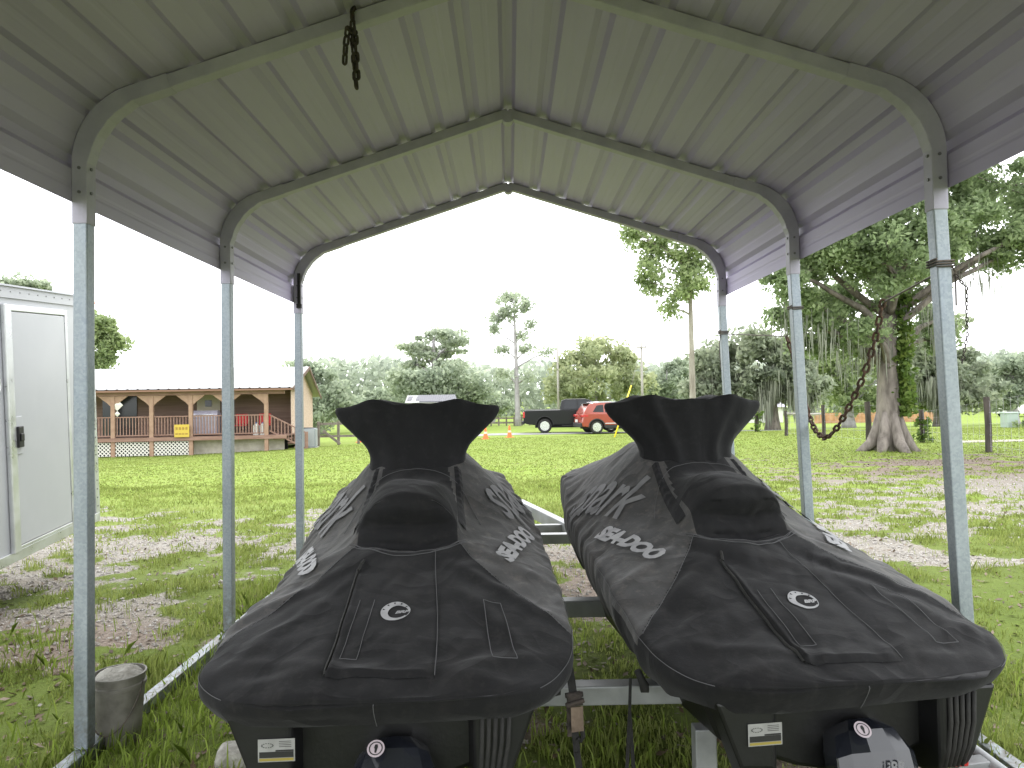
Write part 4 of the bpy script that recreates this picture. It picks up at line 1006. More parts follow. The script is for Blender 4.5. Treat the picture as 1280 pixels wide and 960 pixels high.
def leaf_cloud(cent, rad, n, size, flat=1.0, elong=1.7):
    """n leaf quads spread in clumps; cent (k,3), rad (k,)"""
    k = rng.integers(0, len(cent), n)
    d = rng.normal(0, 1, (n, 3)); d /= np.linalg.norm(d, axis=1, keepdims=True); r = rng.random(n) ** .45
    c = cent[k] + d * (r * rad[k])[:, None] * np.array([1, 1, flat])
    u = rng.normal(0, 1, (n, 3)); u /= np.linalg.norm(u, axis=1, keepdims=True)
    v = np.cross(u, rng.normal(0, 1, (n, 3))); v /= np.maximum(np.linalg.norm(v, axis=1, keepdims=True), 1e-6)
    s = size * (.6 + .8 * rng.random(n))[:, None]
    return np.stack([c - u * s * .5 * elong, c - v * s * .45, c + u * s * .5 * elong, c + v * s * .45], 1)
def limb(mb, p, q, r0, r1, sag=.15, n=7, k=7):
    p = np.array(p, float); q = np.array(q, float); L = np.linalg.norm(q - p); t = np.linspace(0, 1, n)
    off = np.array([rng.normal(0, .06), rng.normal(0, .06), sag * .5]) * L
    pts = p + (q - p) * t[:, None] + off * (4 * t * (1 - t))[:, None] + rng.normal(0, .012 * L, (n, 3)) * (t * (1 - t) * 4)[:, None]
    mb.tube(pts, r0 + (r1 - r0) * t, k)
def tree(name, label, base, trunk, r0, blobs, leaf, bark_, size, n_leaf, clump=.5, flat=.75, group="trees beyond the yard", cat="tree", flare=1.5, limbs=True, twigs=4, dens=1.0, lab=True):
    """trunk: list of points (absolute) from base up; blobs: (x,y,z,rx,ry,rz,nclumps) absolute"""
    base = np.array(base, float); t = thing(name, label, cat, tuple(base), 0, group)
    trunk = [np.array(q, float) for q in trunk]; m = MB()
    tt = np.linspace(0, 1, 16); tk = np.array(trunk); seg = np.concatenate([[0], np.cumsum(np.linalg.norm(np.diff(tk, axis=0), axis=1))]); L = seg[-1]
    pts = np.stack([np.interp(tt * L, seg, tk[:, i]) for i in range(3)], 1)
    for _ in range(2): pts[1:-1] = (pts[:-2] + 2 * pts[1:-1] + pts[2:]) / 4
    hh = tt * L; rad = r0 * (1 - .72 * tt) * (1 + (flare - 1) * np.exp(-hh / (r0 * 2.2 + .01)))
    pts[0, 2] -= .1
    m.tube(pts, rad, 12)
    cents, rads = [], []
    for (bx, by, bz_, rx, ry, rz, nc) in blobs:
        c = np.array([bx, by, bz_])
        if limbs:
            hz = np.clip(bz_ - .55 * math.hypot(bx - base[0], by - base[1]) - .3 * rz, base[2] + L * .3, base[2] + L * .97)
            j = np.argmin(np.abs(pts[:, 2] - hz)); limb(m, pts[j], c, rad[j] * .55, rad[j] * .14 + .008, .12, 7, 6)
        nc = max(3, int(nc * dens))
        d = rng.normal(0, 1, (nc, 3)); d /= np.linalg.norm(d, axis=1, keepdims=True); rr = .35 + .65 * rng.random(nc) ** .6
        cc = c + d * rr[:, None] * np.array([rx, ry, rz]); cents.append(cc); rads.append(clump * (.55 + .9 * rng.random(nc)))
        if limbs:
            for q in cc[:twigs]: limb(m, c, q, r0 * .09 + .006, .006, .05, 4, 4)
    m.build("trunk", bark_, t, smooth=True)
    cents = np.concatenate(cents); rads = np.concatenate(rads)
    far_ = base[1] > 25
    fast_mesh("crown", leaf_cloud(cents, rads * (.9 if far_ else 1), int(n_leaf * (1.5 if far_ else 1)), size * (.60 if far_ else 1), flat), 4, leaf, t)
    return t, pts
def px_blob(px, py, Y, rx, ry, nc, dy=None):
    """blob whose centre stands at photograph pixel, radii given in pixels there"""
    c = P(px, py, Y); k = Y / F
    return (c[0], c[1], c[2], rx * k, (dy if dy is not None else rx * k * .9), ry * k, nc)
def gbase(px, Y):
    x = P(px, 500, Y)[0]; return np.array([x, Y, gz(x, Y)])
def simple_tree(name, label, px, Y, top_blobs, leaf, bark_, r0, size, n, clump, lean=0, topy=None, **kw):
    b_ = gbase(px, Y); tz = P(px, topy, Y)[2] if topy else max(q[2] for q in top_blobs)
    tr_ = [b_, b_ + (lean * .4, 0, (tz - b_[2]) * .5), (b_[0] + lean, Y, tz)]
    return tree(name, label, b_, tr_, r0, top_blobs, leaf, bark_, size, n, clump, **kw)

# the big oak on the right
oakY = 18.6
ob = np.array([P(1112, 560, oakY)[0], oakY, gz(P(1112, 560, oakY)[0], oakY)])
ot = [ob, P(1110, 500, oakY), P(1109, 430, oakY), P(1112, 380, oakY + .2), P(1120, 320, oakY + .3), P(1125, 255, oakY + .3)]
blobs = [px_blob(*q) for q in (
    (1000, 345, 18.0, 40, 32, 16), (1045, 300, 17.6, 52, 45, 26), (1085, 250, 18.0, 60, 45, 28), (1130, 215, 18.5, 70, 45, 30), (1060, 215, 19.5, 50, 45, 20), (1200, 215, 18.2, 60, 40, 28),
    (1110, 330, 17.2, 55, 40, 24), (1160, 290, 17.4, 50, 45, 24), (1215, 280, 18.0, 55, 40, 26), (1255, 235, 18.5, 50, 45, 22), (1262, 318, 18.3, 38, 26, 16), (1030, 385, 18.4, 36, 22, 14), (985, 395, 19.0, 24, 16, 7),
    (1070, 380, 19.5, 45, 26, 16), (1150, 350, 19.5, 50, 30, 16), (1175, 400, 20.0, 25, 20, 6), (1100, 150, 19, 90, 50, 30), (1200, 140, 19, 90, 50, 30), (1020, 260, 20, 45, 50, 14), (1290, 290, 18, 30, 40, 12), (1340, 240, 18.5, 50, 60, 20), (1050, 430, 18.9, 26, 18, 9), (1010, 425, 19.6, 22, 14, 6), (1160, 425, 20.5, 30, 22, 9), (1020, 310, 17.6, 34, 26, 12), (1090, 415, 17.8, 20, 16, 5))]
oak, opts = tree("oak_tree", "huge live oak with thick flared trunk and hanging moss, right of the carport", ob, ot, .31, blobs, leaf_oak, bark, .080, 85000, .36, .8, group=None, flare=1.2, twigs=6)
m = MB()
for k in range(7):
    a = k * .9 + .3; cv = np.array([math.cos(a), math.sin(a), 0]); zz = np.array([0, 0, 1.0])
    m.tube([ob + cv * .22 + zz * 1.0, ob + cv * .30 + zz * .55, ob + cv * .43 + zz * .20, ob + cv * (.56 + .1 * (k % 2)) + zz * .03, ob + cv * (.74 + .12 * (k % 2)) - zz * .08], [.08, .13, .15, .11, .05], 9)
m.build("root_flare", bark, oak, smooth=True)
def moss(cents, n, L, w):
    k = rng.integers(0, len(cents), n); c = cents[k] + rng.normal(0, .30, (n, 3)) * np.array([1, 1, .9]); l = L * (.4 + .8 * rng.random(n)); a = rng.random(n) * 6.28
    sd = np.stack([np.cos(a), np.sin(a), 0 * a], -1) * (w * (.5 + rng.random(n)))[:, None]; dn = np.stack([rng.normal(0, .06, n), rng.normal(0, .06, n), -np.ones(n)], -1) * l[:, None]
    return np.stack([c - sd, c + sd, c + dn * .6 + sd * .7, c + dn, c + dn * .6 - sd * .7], 1)
mc = np.array([P(a, b_, y) for a, b_, y in ((1000, 400, 18.2), (1040, 420, 18), (1055, 440, 18.6), (1075, 425, 17.8), (1020, 395, 18), (985, 405, 18.8), (1090, 440, 18.3), (1150, 385, 18.5), (1060, 410, 19), (1210, 330, 18), (1235, 340, 18.4), (1165, 410, 19.2))])
fast_mesh("hanging_moss", moss(mc, 420, .75, .012), 5, moss_m, oak)["kind"] = "stuff"
vn = 1500; tz = rng.random(vn); j = tz * (len(opts) - 1) * .62; i0 = j.astype(int); pt = opts[i0] * (1 - (j - i0))[:, None] + opts[np.minimum(i0 + 1, len(opts) - 1)] * (j - i0)[:, None]
pt = pt + np.stack([.36 + .10 * rng.normal(0, 1, vn) - .10 * tz, -.15 + .15 * rng.normal(0, 1, vn), .05 * rng.normal(0, 1, vn)], -1); pt = pt[tz > .22]
fast_mesh("vine", leaf_cloud(pt, np.full(len(pt), .07), 2200, .09), 4, vine_m, oak)

# individually readable trees behind
simple_tree("pine_tree", "flat-topped layered pine rising above the left handlebar hood", 543, 60, [px_blob(*q) for q in ((548, 420, 60, 30, 8, 12), (520, 432, 60, 20, 7, 9), (570, 428, 60, 16, 6, 7), (528, 446, 60, 24, 6, 9), (555, 440, 61, 24, 7, 9), (520, 456, 60, 14, 5, 5), (572, 455, 60, 14, 5, 6), (548, 455, 60, 10, 4, 4))], leaf_pine, bark_far, .42, .34, 3600, .75, topy=425, flat=.45, twigs=5)
simple_tree("oak_tree", "broad bushy tree directly below the layered pine", 540, 56, [px_blob(*q) for q in ((515, 480, 56, 26, 14, 14), (550, 475, 56, 34, 16, 18), (580, 482, 56, 24, 14, 12), (540, 500, 56, 45, 14, 18), (590, 505, 56, 25, 14, 8), (500, 472, 56, 16, 6, 6), (565, 462, 56, 16, 8, 6), (600, 488, 56, 14, 7, 5))], leaf_hazed, bark_far, .3, .36, 4600, 1.05, topy=480, limbs=True)
simple_tree("pine_tree", "tall bare-stemmed pine with sparse crown left of the pickup truck", 647, 55, [px_blob(*q) for q in ((640, 376, 55, 20, 9, 11), (658, 384, 55, 14, 9, 7), (622, 394, 55, 11, 9, 6), (638, 394, 55, 14, 8, 6), (668, 406, 55, 8, 5, 3), (618, 413, 55, 7, 9, 4), (630, 437, 55, 8, 6, 4), (663, 436, 55, 12, 4, 4), (656, 420, 55, 5, 4, 2), (630, 466, 55, 12, 7, 5), (660, 472, 55, 9, 8, 4), (683, 440, 55, 5, 4, 2))], leaf_pine, bark_far, .23, .25, 2500, .60, topy=378, lean=-.15, twigs=6, flare=1.15)
simple_tree("oak_tree", "rounded yellowish green tree behind the pickup truck and red car", 745, 54, [px_blob(*q) for q in ((745, 442, 54, 42, 15, 16), (720, 458, 54, 26, 14, 12), (780, 455, 54, 24, 12, 10), (745, 470, 53, 50, 16, 20), (700, 480, 54, 20, 14, 8), (790, 480, 54, 26, 14, 10), (740, 492, 53, 58, 12, 20))], leaf_yel, bark_far, .3, .34, 6500, .85, topy=455)
simple_tree("pine_tree", "tall straight pine trunk with hanging foliage near the farthest right post", 866, 30, [px_blob(*q) for q in ((850, 300, 30, 45, 20, 18), (810, 300, 30, 28, 18, 11), (880, 325, 30, 22, 22, 11), (835, 335, 30, 36, 18, 14), (810, 352, 30, 16, 12, 6), (845, 365, 30, 24, 16, 9), (838, 385, 30, 10, 8, 3), (870, 350, 29.5, 20, 20, 8), (860, 260, 30, 60, 30, 20), (890, 300, 30, 20, 20, 8), (788, 290, 30, 12, 9, 4))], leaf_lite, bark_pine, .15, .19, 6200, .52, topy=262, flare=1.2, twigs=5)
simple_tree("oak_tree", "grey green tree beside the right gable end of the porch house", 400, 58, [px_blob(*q) for q in ((392, 470, 58, 24, 16, 12), (415, 490, 58, 26, 16, 12), (385, 495, 58, 30, 18, 14), (425, 510, 58, 26, 14, 10), (400, 520, 58, 40, 14, 14), (372, 462, 58, 18, 7, 6))], leaf_hazed, bark_far, .35, .38, 4800, .95, topy=475)
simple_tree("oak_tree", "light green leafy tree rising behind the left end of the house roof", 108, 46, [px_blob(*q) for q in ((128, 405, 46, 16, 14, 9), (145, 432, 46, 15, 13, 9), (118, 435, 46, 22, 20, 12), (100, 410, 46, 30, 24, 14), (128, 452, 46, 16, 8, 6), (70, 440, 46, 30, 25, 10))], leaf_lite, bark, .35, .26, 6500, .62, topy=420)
simple_tree("oak_tree", "dark tree top showing just above the cargo trailer roof", 30, 44, [px_blob(*q) for q in ((20, 356, 44, 18, 7, 8), (52, 360, 44, 18, 4, 5), (10, 372, 44, 30, 14, 10), (40, 380, 44, 36, 16, 12), (30, 420, 44, 40, 30, 14))], leaf_hazed, bark_far, .4, .28, 4200, .62, topy=370)
for nm, lb, px, Y, bl, lf, n in (
    ("oak_tree", "grey mossy oak seen just right of the right handlebar hood", 905, 44, ((890, 450, 44, 30, 20, 12), (925, 440, 44, 30, 18, 12), (905, 475, 44, 46, 20, 18), (880, 490, 44, 24, 16, 8), (940, 480, 44, 24, 20, 10)), leaf_moss, 6200),
    ("oak_tree", "broad mossy oak seen past the middle right post", 965, 42, ((955, 440, 42, 28, 18, 10), (985, 455, 42, 30, 20, 12), (965, 480, 42, 40, 18, 14), (1010, 480, 42, 28, 20, 10), (945, 425, 42, 18, 8, 5)), leaf_moss, 5600),
    ("oak_tree", "green bushy tree between the middle right post and the big oak trunk", 1060, 48, ((1045, 470, 48, 30, 26, 13), (1075, 445, 48, 30, 26, 13), (1130, 460, 48, 34, 30, 14), (1150, 495, 48, 34, 18, 10), (1060, 500, 48, 45, 16, 16), (1030, 450, 48, 20, 16, 7)), leaf_lite, 5000),
    ("oak_tree", "grey green tree right of the big oak trunk, behind the nearest right post", 1175, 46, ((1165, 430, 46, 28, 22, 11), (1195, 455, 46, 32, 24, 13), (1160, 475, 46, 30, 24, 12), (1215, 490, 46, 34, 20, 12), (1180, 505, 46, 45, 12, 12), (1180, 400, 46, 18, 14, 5)), leaf_moss, 7200),
    ("oak_tree", "low spreading tree at the right edge behind the green utility box", 1265, 50, ((1255, 470, 50, 26, 18, 9), (1280, 485, 50, 34, 18, 12), (1240, 495, 50, 30, 14, 9), (1270, 455, 50, 18, 8, 5), (1300, 470, 50, 30, 20, 9)), leaf_hazed, 5000),
    ("oak_tree", "dark oak standing left of the tall straight pine trunk", 835, 58, ((830, 475, 58, 22, 18, 9), (855, 460, 58, 20, 16, 8), (845, 490, 58, 34, 14, 12), (815, 488, 58, 16, 10, 5)), leaf_hazed, 3800),
    ("oak_tree", "small grey green tree left of the tall bare-stemmed pine", 612, 66, ((612, 498, 66, 22, 10, 8), (600, 510, 66, 26, 12, 9), (628, 505, 66, 18, 12, 6)), leaf_hazed, 2400),
    ("oak_tree", "low tree at the left of the broad bushy tree, over the distant fence", 468, 66, ((470, 500, 66, 26, 7, 7), (490, 496, 66, 18, 8, 6), (455, 510, 66, 26, 10, 8)), leaf_hazed, 2200),
):
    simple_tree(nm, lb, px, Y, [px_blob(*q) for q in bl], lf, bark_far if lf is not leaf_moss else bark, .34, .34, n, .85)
mc = np.array([P(a, b_, y) for a, b_, y in ((890, 470, 43.2), (905, 480, 43), (925, 470, 43), (945, 480, 43), (965, 470, 41), (990, 485, 41), (955, 495, 41), (1010, 490, 41), (1165, 480, 45), (1190, 470, 45), (1180, 490, 45))])
mo = fast_mesh("hanging_moss", moss(np.repeat(mc, 1, 0), 900, 1.7, .035), 5, moss_m); tag(mo, "grey moss hanging in curtains from the far oaks", "moss", kind="stuff")
# far-off wood closing the view
n = 34000; ax = -85 + 190 * rng.random(n); hgt = 4.6 + 3.6 * fbm(ax * .10, ax * 0 + 3, 71) + 1.6 * vnoise(ax * .4, ax * 0, 72)
hgt = np.where(ax < -27, hgt * .62, hgt)
yy = 88 + 14 * rng.random(n) + .0006 * ax ** 2; zz = -1.0 + hgt * rng.random(n) ** .75
cw = np.stack([ax, yy, zz], -1); u = rng.normal(0, 1, (n, 3)); u /= np.linalg.norm(u, axis=1, keepdims=True); v = np.cross(u, rng.normal(0, 1, (n, 3))); v /= np.linalg.norm(v, axis=1, keepdims=True); s_ = (.30 + .45 * rng.random(n))[:, None]
wood = fast_mesh("distant_wood", np.stack([cw - u * s_, cw - v * s_ * .5, cw + u * s_, cw + v * s_ * .5], 1), 4, leafmat("haze_tinted_wood_leaves", (0.329, 0.371, 0.314), (0.461, 0.511, 0.420), (0.593, 0.634, 0.527), .68, .12))  # leaf tints themselves carry the distance haze
tag(wood, "hazy far-off wood closing the view behind the yard", "wood", kind="stuff")

# ------------------------------------------------------------------ poles, guy wire, cones
pole_m = mat("weathered_pole", (.30, .28, .25), (.42, .40, .37), 6, .9, stretch=(1, 1, .1))
def pole(px, topy, Y, r, label, arm=True):
    b_ = gbase(px, Y); t_ = P(px, topy, Y)[2]
    o = thing("utility_pole", label, "utility pole", tuple(b_), 0)
    m = MB(); m.tube([b_, b_ + (0, 0, (t_ - b_[2]) * .5), (b_[0], Y, t_)], [r, r * .9, r * .75], 12); m.build("pole", pole_m, o, smooth=True)
    if arm:
        m = MB(); m.beam((b_[0] - .35, Y - r, t_ - .35), (b_[0] + .35, Y - r, t_ - .35), .09, .1); m.build("crossarm", pole_m, o)
        for d in (-.28, .28):
            m = MB(); m.lathe([(.03, 0), (.05, .03), (.03, .07), (.045, .10), (.02, .14)], (b_[0] + d, Y - r, t_ - .30), 10); m.build("insulator", galv_dull, o)
    return np.array([b_[0], Y, t_])
pole(698, 430, 52, .09, "thin pale utility pole behind the pickup truck cab", False)
pt2 = pole(803, 428, 50, .10, "thin utility pole with short crossarm behind the right handlebar hood", True)
yel = mat("yellow_plastic", (.78, .62, .02), rough=.45)
g0 = G(768, 547); Yg = g0[1]; g1 = P(789, 482, Yg + 1.5)
o = thing("guy_wire", "slanting guy wire with bright yellow guard beside the red car", "guy wire", tuple(g0))
m = MB(); m.tube([g0, g1], .035, 8); m.build("guard", yel, o, smooth=True)
m = MB(); m.tube([g0 + (0, 0, .02), g1, pt2 + (0, 0, -.3)], .008, 5); m.build("cable", wire_m, o)
orange = mat("orange_plastic", (.80, .16, .04), rough=.5); refl = mat("cone_band", (.75, .55, .45), rough=.5)
cone0 = None
for k, (px, py, lb) in enumerate(((449, 553, "orange traffic cone alone on the grass left of the left handlebar hood"), (607, 549, "orange traffic cone beside the right tip of the left handlebar hood"), (637, 547, "orange traffic cone at the road edge, closest to the pickup truck"))):
    g = G(px, py)
    if cone0 is None:
        cone0 = o = thing("traffic_cone", lb, "traffic cone", (0, 0, 0), 0, "orange traffic cones at the road edge")
        m = MB(); m.box(-.17, .17, -.17, .17, 0, .03); m.build("base", orange, o, local=True, bevel=.006)
        m = MB(); m.lathe([(.125, .03), (.085, .25), (.084, .25), (.03, .60), (.012, .605)], (0, 0, 0), 20); m.build("cone", orange, o, smooth=True, local=True, angle=40)
        m = MB(); m.lathe([(.0845, .262), (.069, .355)], (0, 0, 0), 20); m.build("reflective_band", refl, o, local=True)
        o.location = tuple(g)
    else: dup(cone0, tuple(g), .4 * k, lb)

# ------------------------------------------------------------------ road strip
m = MB(); ys_, rows = [], []
for x in np.arange(-6.0, 15.5, .5):
    a = 38.9 - .0 * x + .25 * math.sin(x * .2); rows.append([(x, a, gz(x, a) + .012), (x, a + 1.6, gz(x, a + 1.6) + .016), (x, a + 3.4, gz(x, a + 3.4) + .012)])
m.grid(np.array(rows)); rd = m.build("road", mat("pale_asphalt", (.23, .225, .22), (.33, .325, .32), 3, .9)); tag(rd, kind="structure")
m = MB(); rows = []
for x in np.arange(13.0, 60, 1.0):
    a = 21.0 + .05 * (x - 13); rows.append([(x, a, gz(x, a) + .012), (x, a + .9, gz(x, a + .9) + .012)])
m.grid(np.array(rows)); rd = m.build("path", mat("pale_sandy_path", (.34, .31, .25), (.42, .39, .33), 3, .95)); tag(rd, kind="structure")

# ------------------------------------------------------------------ vehicles
car_glass = mat("dark_car_glass", (.02, .022, .025), rough=.1, spec=.3)
chrome = mat("bright_alloy", (.62, .63, .65), rough=.25, metal=.8)
dk_alloy = mat("dark_alloy", (.05, .05, .055), rough=.3, metal=.5)
trim = mat("car_black_trim", (.02, .02, .021), rough=.6)
def arch(cx, r, z0, n=10): return [(cx - r * math.cos(math.pi * k / n), max(z0, z0 + r * math.sin(math.pi * k / n))) for k in range(n + 1)]
def body_loft(mb, poly, w, inset=.09, edge=.05, shrink=.97):
    """side outline extruded across the width with rolled edges"""
    P_ = np.array(poly, float); c = P_.mean(0)
    lv = [(-w / 2, .05), (-w / 2 + .03, .02), (-w / 2 + inset, 0), (w / 2 - inset, 0), (w / 2 - .03, .02), (w / 2, .05)]
    rings = []
    for y, sh in lv:
        q = P_.copy(); q[:, 0] = c[0] + (P_[:, 0] - c[0]) * (1 - sh * .35); q[:, 1] = c[1] + (P_[:, 1] - c[1]) * (1 - sh * .9); rings.append(np.stack([q[:, 0], np.full(len(q), y), q[:, 1]], 1))
    mb.loft(rings)
def wheel(root, x, y, r, w, rimm, spokes, face):
    t = MB(); t.lathe([(r * .62, -w / 2), (r * .93, -w / 2), (r, -w * .32), (r, w * .32), (r * .93, w / 2), (r * .62, w / 2)], (x, y, r), 30, 'y'); to = t.build("tyre", rubber, root, smooth=True, local=True, angle=40)
    d = MB(); d.lathe([(.001, -.01), (r * .60, -.01), (r * .60, .01), (.001, .01)], (x, y + face * w * .2, r), 24, 'y'); d.build("hub_face", trim, to, local=True)
    s = MB(); fy = y + face * w * .44
    s.lathe([(r * .60, -.02), (r * .66, -.02), (r * .66, .012), (r * .60, .012)], (x, fy, r), 30, 'y')
    s.lathe([(.001, -.015), (r * .15, -.015), (r * .13, .02), (.001, .02)], (x, fy, r), 16, 'y')
    for k in range(spokes):
        a = 2 * math.pi * k / spokes + .2; dv = np.array([math.cos(a), 0, math.sin(a)]); sv = np.array([-math.sin(a), 0, math.cos(a)])
        s.obox(np.array([x, fy, r]) + dv * r * .37, dv * r * .25, np.array([0, .012, 0]), sv * r * .05)
    s.build("rim", rimm, to, local=True)
def vehicle(kind, label, cat, loc, rz, paint):
    o = thing("pickup_truck" if kind == 'truck' else "suv_car", label, cat, loc, rz)
    if kind == 'truck':
        L, W, r, xr, xf = 5.85, 2.03, .405, 1.22, 4.95; zb = .46
        poly = [(.0, .62), (.02, 1.14), (.05, 1.30), (2.12, 1.32), (2.2, 1.34), (4.25, 1.30), (5.6, 1.20), (5.83, 1.05), (5.85, .55), (5.5, .44)] + arch(xf, .48, zb)[::-1] + arch(xr, .48, zb)[::-1] + [(.6, zb), (.2, .52)]
        cab = [(2.10, 1.31), (2.20, 1.83), (2.45, 1.92), (3.55, 1.92), (3.9, 1.80), (4.45, 1.30)]
        wins = [[(2.32, 1.36), (2.38, 1.80), (2.50, 1.84), (3.05, 1.84), (3.05, 1.36)], [(3.14, 1.36), (3.14, 1.84), (3.52, 1.84), (3.78, 1.74), (4.15, 1.36)]]
        rimm, sp = chrome, 12
    else:
        L, W, r, xr, xf = 4.42, 1.81, .355, .82, 3.45; zb = .36
        poly = [(.04, .40), (.0, .62), (.06, .86), (.12, 1.06), (.5, 1.09), (3.0, 1.06), (4.15, .92), (4.38, .74), (4.42, .45), (4.2, .30)] + arch(xf, .42, zb)[::-1] + arch(xr, .42, zb)[::-1] + [(.35, .36)]
        cab = [(.10, 1.05), (.30, 1.38), (.45, 1.585), (.8, 1.635), (1.7, 1.655), (2.4, 1.60), (3.15, 1.06)]
        wins = [[(.62, 1.16), (.86, 1.50), (1.05, 1.53), (1.22, 1.53), (1.22, 1.14)], [(1.30, 1.13), (1.30, 1.54), (1.72, 1.555), (1.95, 1.54), (1.95, 1.12)], [(2.03, 1.12), (2.03, 1.53), (2.36, 1.49), (2.86, 1.11)]]
        rimm, sp = chrome, 10
    m = MB(); body_loft(m, poly, W); m.build("body", paint, o, local=True, bevel=.02)
    m = MB(); P_ = np.array(cab); rings = []
    for y, f_ in ((-1, 1), (-1, .0), (1, 0.), (1, 1)):
        pass
    wc = W - .12
    lo = [(x, -wc / 2 * (1 - .16 * (z - cab[0][1]) / (max(P_[:, 1]) - cab[0][1] + 1e-6)), z) for x, z in cab]; hi = [(x, -y, z) for x, y, z in lo]
    m.loft([lo, hi]); m.build("cabin", paint, o, local=True, bevel=.03)
    zmax = max(P_[:, 1]); z00 = cab[0][1]
    for sd in (-1, 1):
        for wv in wins:
            m = MB(); V_ = [(x, sd * (wc / 2 * (1 - .16 * (z - z00) / (zmax - z00)) + .006), z) for x, z in wv]; m.add(V_, [tuple(range(len(V_)))]); m.build("side_window", car_glass, o, local=True)
        wheel(o, xr, sd * (W / 2 - .13), r, .25, rimm, sp, sd); wheel(o, xf, sd * (W / 2 - .13), r, .25, rimm, sp, sd)
    hw2 = wc / 2 * .84
    def pane(name, a, b_, k0, k1, mt, off):
        m = MB(); q = [(a[0], a[1]), (b_[0], b_[1])]; n = np.array([-(b_[1] - a[1]), b_[0] - a[0]], float); n /= np.linalg.norm(n); n *= off
        m.add([(a[0] + n[0], -hw2 * k0, a[1] + n[1]), (a[0] + n[0], hw2 * k0, a[1] + n[1]), (b_[0] + n[0], hw2 * k1, b_[1] + n[1]), (b_[0] + n[0], -hw2 * k1, b_[1] + n[1])], [(0, 1, 2, 3)]); return m.build(name, mt, o, local=True)
    if kind == 'truck':
        pane("rear_window", (2.115, 1.40), (2.195, 1.78), 1.0, .95, car_glass, .01); pane("windscreen", (3.95, 1.75), (4.40, 1.34), .95, 1.05, car_glass, .012)
        m = MB(); m.box(xr - .55, xf + .55, -W / 2 + .2, W / 2 - .2, .30, 1.1); m.build("wheel_well", dark_gap, o, local=True)
        m = MB(); m.box(.12, 2.04, -.80, .80, 1.318, 1.330); m.build("bed_cover", trim, o, local=True)
        for sd in (-1, 1):
            m = MB(); m.box(-.012, .10, sd * .83, sd * (W / 2 + .006), .88, 1.22); m.build("tail_light", red_lens, o, local=True, bevel=.02)
            m = MB(); m.box(2.2, 4.35, sd * (W / 2 + .005), sd * (W / 2 + .09), .40, .45); m.build("running_board", trim, o, local=True)
            m = MB(); m.box(3.92, 4.08, sd * (W / 2 - .02), sd * (W / 2 + .22), 1.33, 1.55); m.build("mirror", trim, o, local=True, bevel=.03)
            for x in (2.85, 3.75):
                m = MB(); m.box(x - .22, x - .04, sd * (W / 2 + .002), sd * (W / 2 + .025), 1.16, 1.19); m.build("door_handle", paint, o, local=True)
            m = MB(); m.box(5.70, 5.82, sd * .6, sd * .92, .95, 1.10); m.build("headlight", chrome, o, local=True)
            for x in (xr, xf):
                m = MB(); t = np.linspace(0, math.pi, 16); m.tube(np.stack([x - .495 * np.cos(t), np.full(16, sd * (W / 2 - .015)), zb + .495 * np.sin(t)], 1), .022, 6); m.build("wheel_arch", trim, o, local=True)
        m = MB(); m.box(-.09, .06, -.95, .95, .50, .68); m.build("rear_bumper", trim, o, local=True, bevel=.02)
    else:
        pane("rear_window", (.15, 1.10), (.42, 1.53), 1.02, .92, car_glass, .012); pane("windscreen", (2.46, 1.56), (3.08, 1.10), .92, 1.05, car_glass, .012)
        m = MB(); m.box(.30, .62, -.66, .66, 1.595, 1.63); m.build("spoiler", trim, o, local=True, bevel=.012)
        m = MB(); m.box(xr - .5, xf + .5, -W / 2 + .2, W / 2 - .2, .24, .9); m.build("wheel_well", dark_gap, o, local=True)
        white_roof = bpy.data.materials.get("white_car_roof") or mat("white_car_roof", (.66, .67, .68), rough=.3)
        m = MB(); m.add([(.50, -.68, 1.60), (1.0, -.70, 1.652), (1.7, -.70, 1.662), (2.35, -.68, 1.615), (2.35, .68, 1.615), (1.7, .70, 1.662), (1.0, .70, 1.652), (.50, .68, 1.60)], [(0, 1, 6, 7), (1, 2, 5, 6), (2, 3, 4, 5)]); m.build("roof_panel", white_roof, o, local=True)
        for sd in (-1, 1):
            m = MB(); m.box(-.005, .36, sd * .52, sd * (W / 2 + .004), .90, 1.02); m.build("tail_light", red_lens, o, local=True, bevel=.02)
            m = MB(); m.box(.02, .10, sd * .55, sd * .86, .50, .66); m.build("reflector", red_lens, o, local=True, bevel=.01)
            m = MB(); m.tube([(.7, sd * .66, 1.66), (1.2, sd * .68, 1.70), (2.2, sd * .66, 1.66)], .018, 6); m.build("roof_rail", chrome, o, local=True)
            for x in (xr, xf):
                m = MB(); t = np.linspace(0, math.pi, 16); rings = []
                for a in t: rings.append([(x - rr * math.cos(a), sd * (W / 2 + yy_), zb - .02 + rr * math.sin(a)) for rr, yy_ in ((.415, -.05), (.415, .008), (.475, .008), (.475, -.05))])
                m.loft(rings); m.build("wheel_arch", trim, o, local=True)
            m = MB(); m.box(1.27, 3.0, sd * (W / 2 - .03), sd * (W / 2 + .012), .30, .47); m.build("sill", trim, o, local=True)
            m = MB(); m.box(1.27, 2.95, sd * (W / 2 - .03), sd * (W / 2 + .014), .53, .565); m.build("sill_strip", white_roof, o, local=True)
            m = MB(); m.box(2.75, 2.95, sd * (W / 2), sd * (W / 2 + .17), 1.06, 1.20); m.build("mirror", paint, o, local=True, bevel=.03)
        m = MB(); m.box(-.06, .12, -.84, .84, .36, .58); m.build("rear_bumper", trim, o, local=True, bevel=.03)
        m = MB(); m.box(-.075, -.062, -.26, .26, .62, .76); m.build("number_plate", white_roof, o, local=True)
    return o
g = G(651, 541); tp = mat("black_car_paint", (.006, .0065, .008), rough=.3, coat=.12, spec=.3)
tx, ty = P(655, 541, 42.0)[0], 42.0
vehicle('truck', "black pickup truck parked across the far side of the lawn", "pickup truck", (tx, ty, gz(tx, ty - 1.0) + .014), R_(-3), tp)
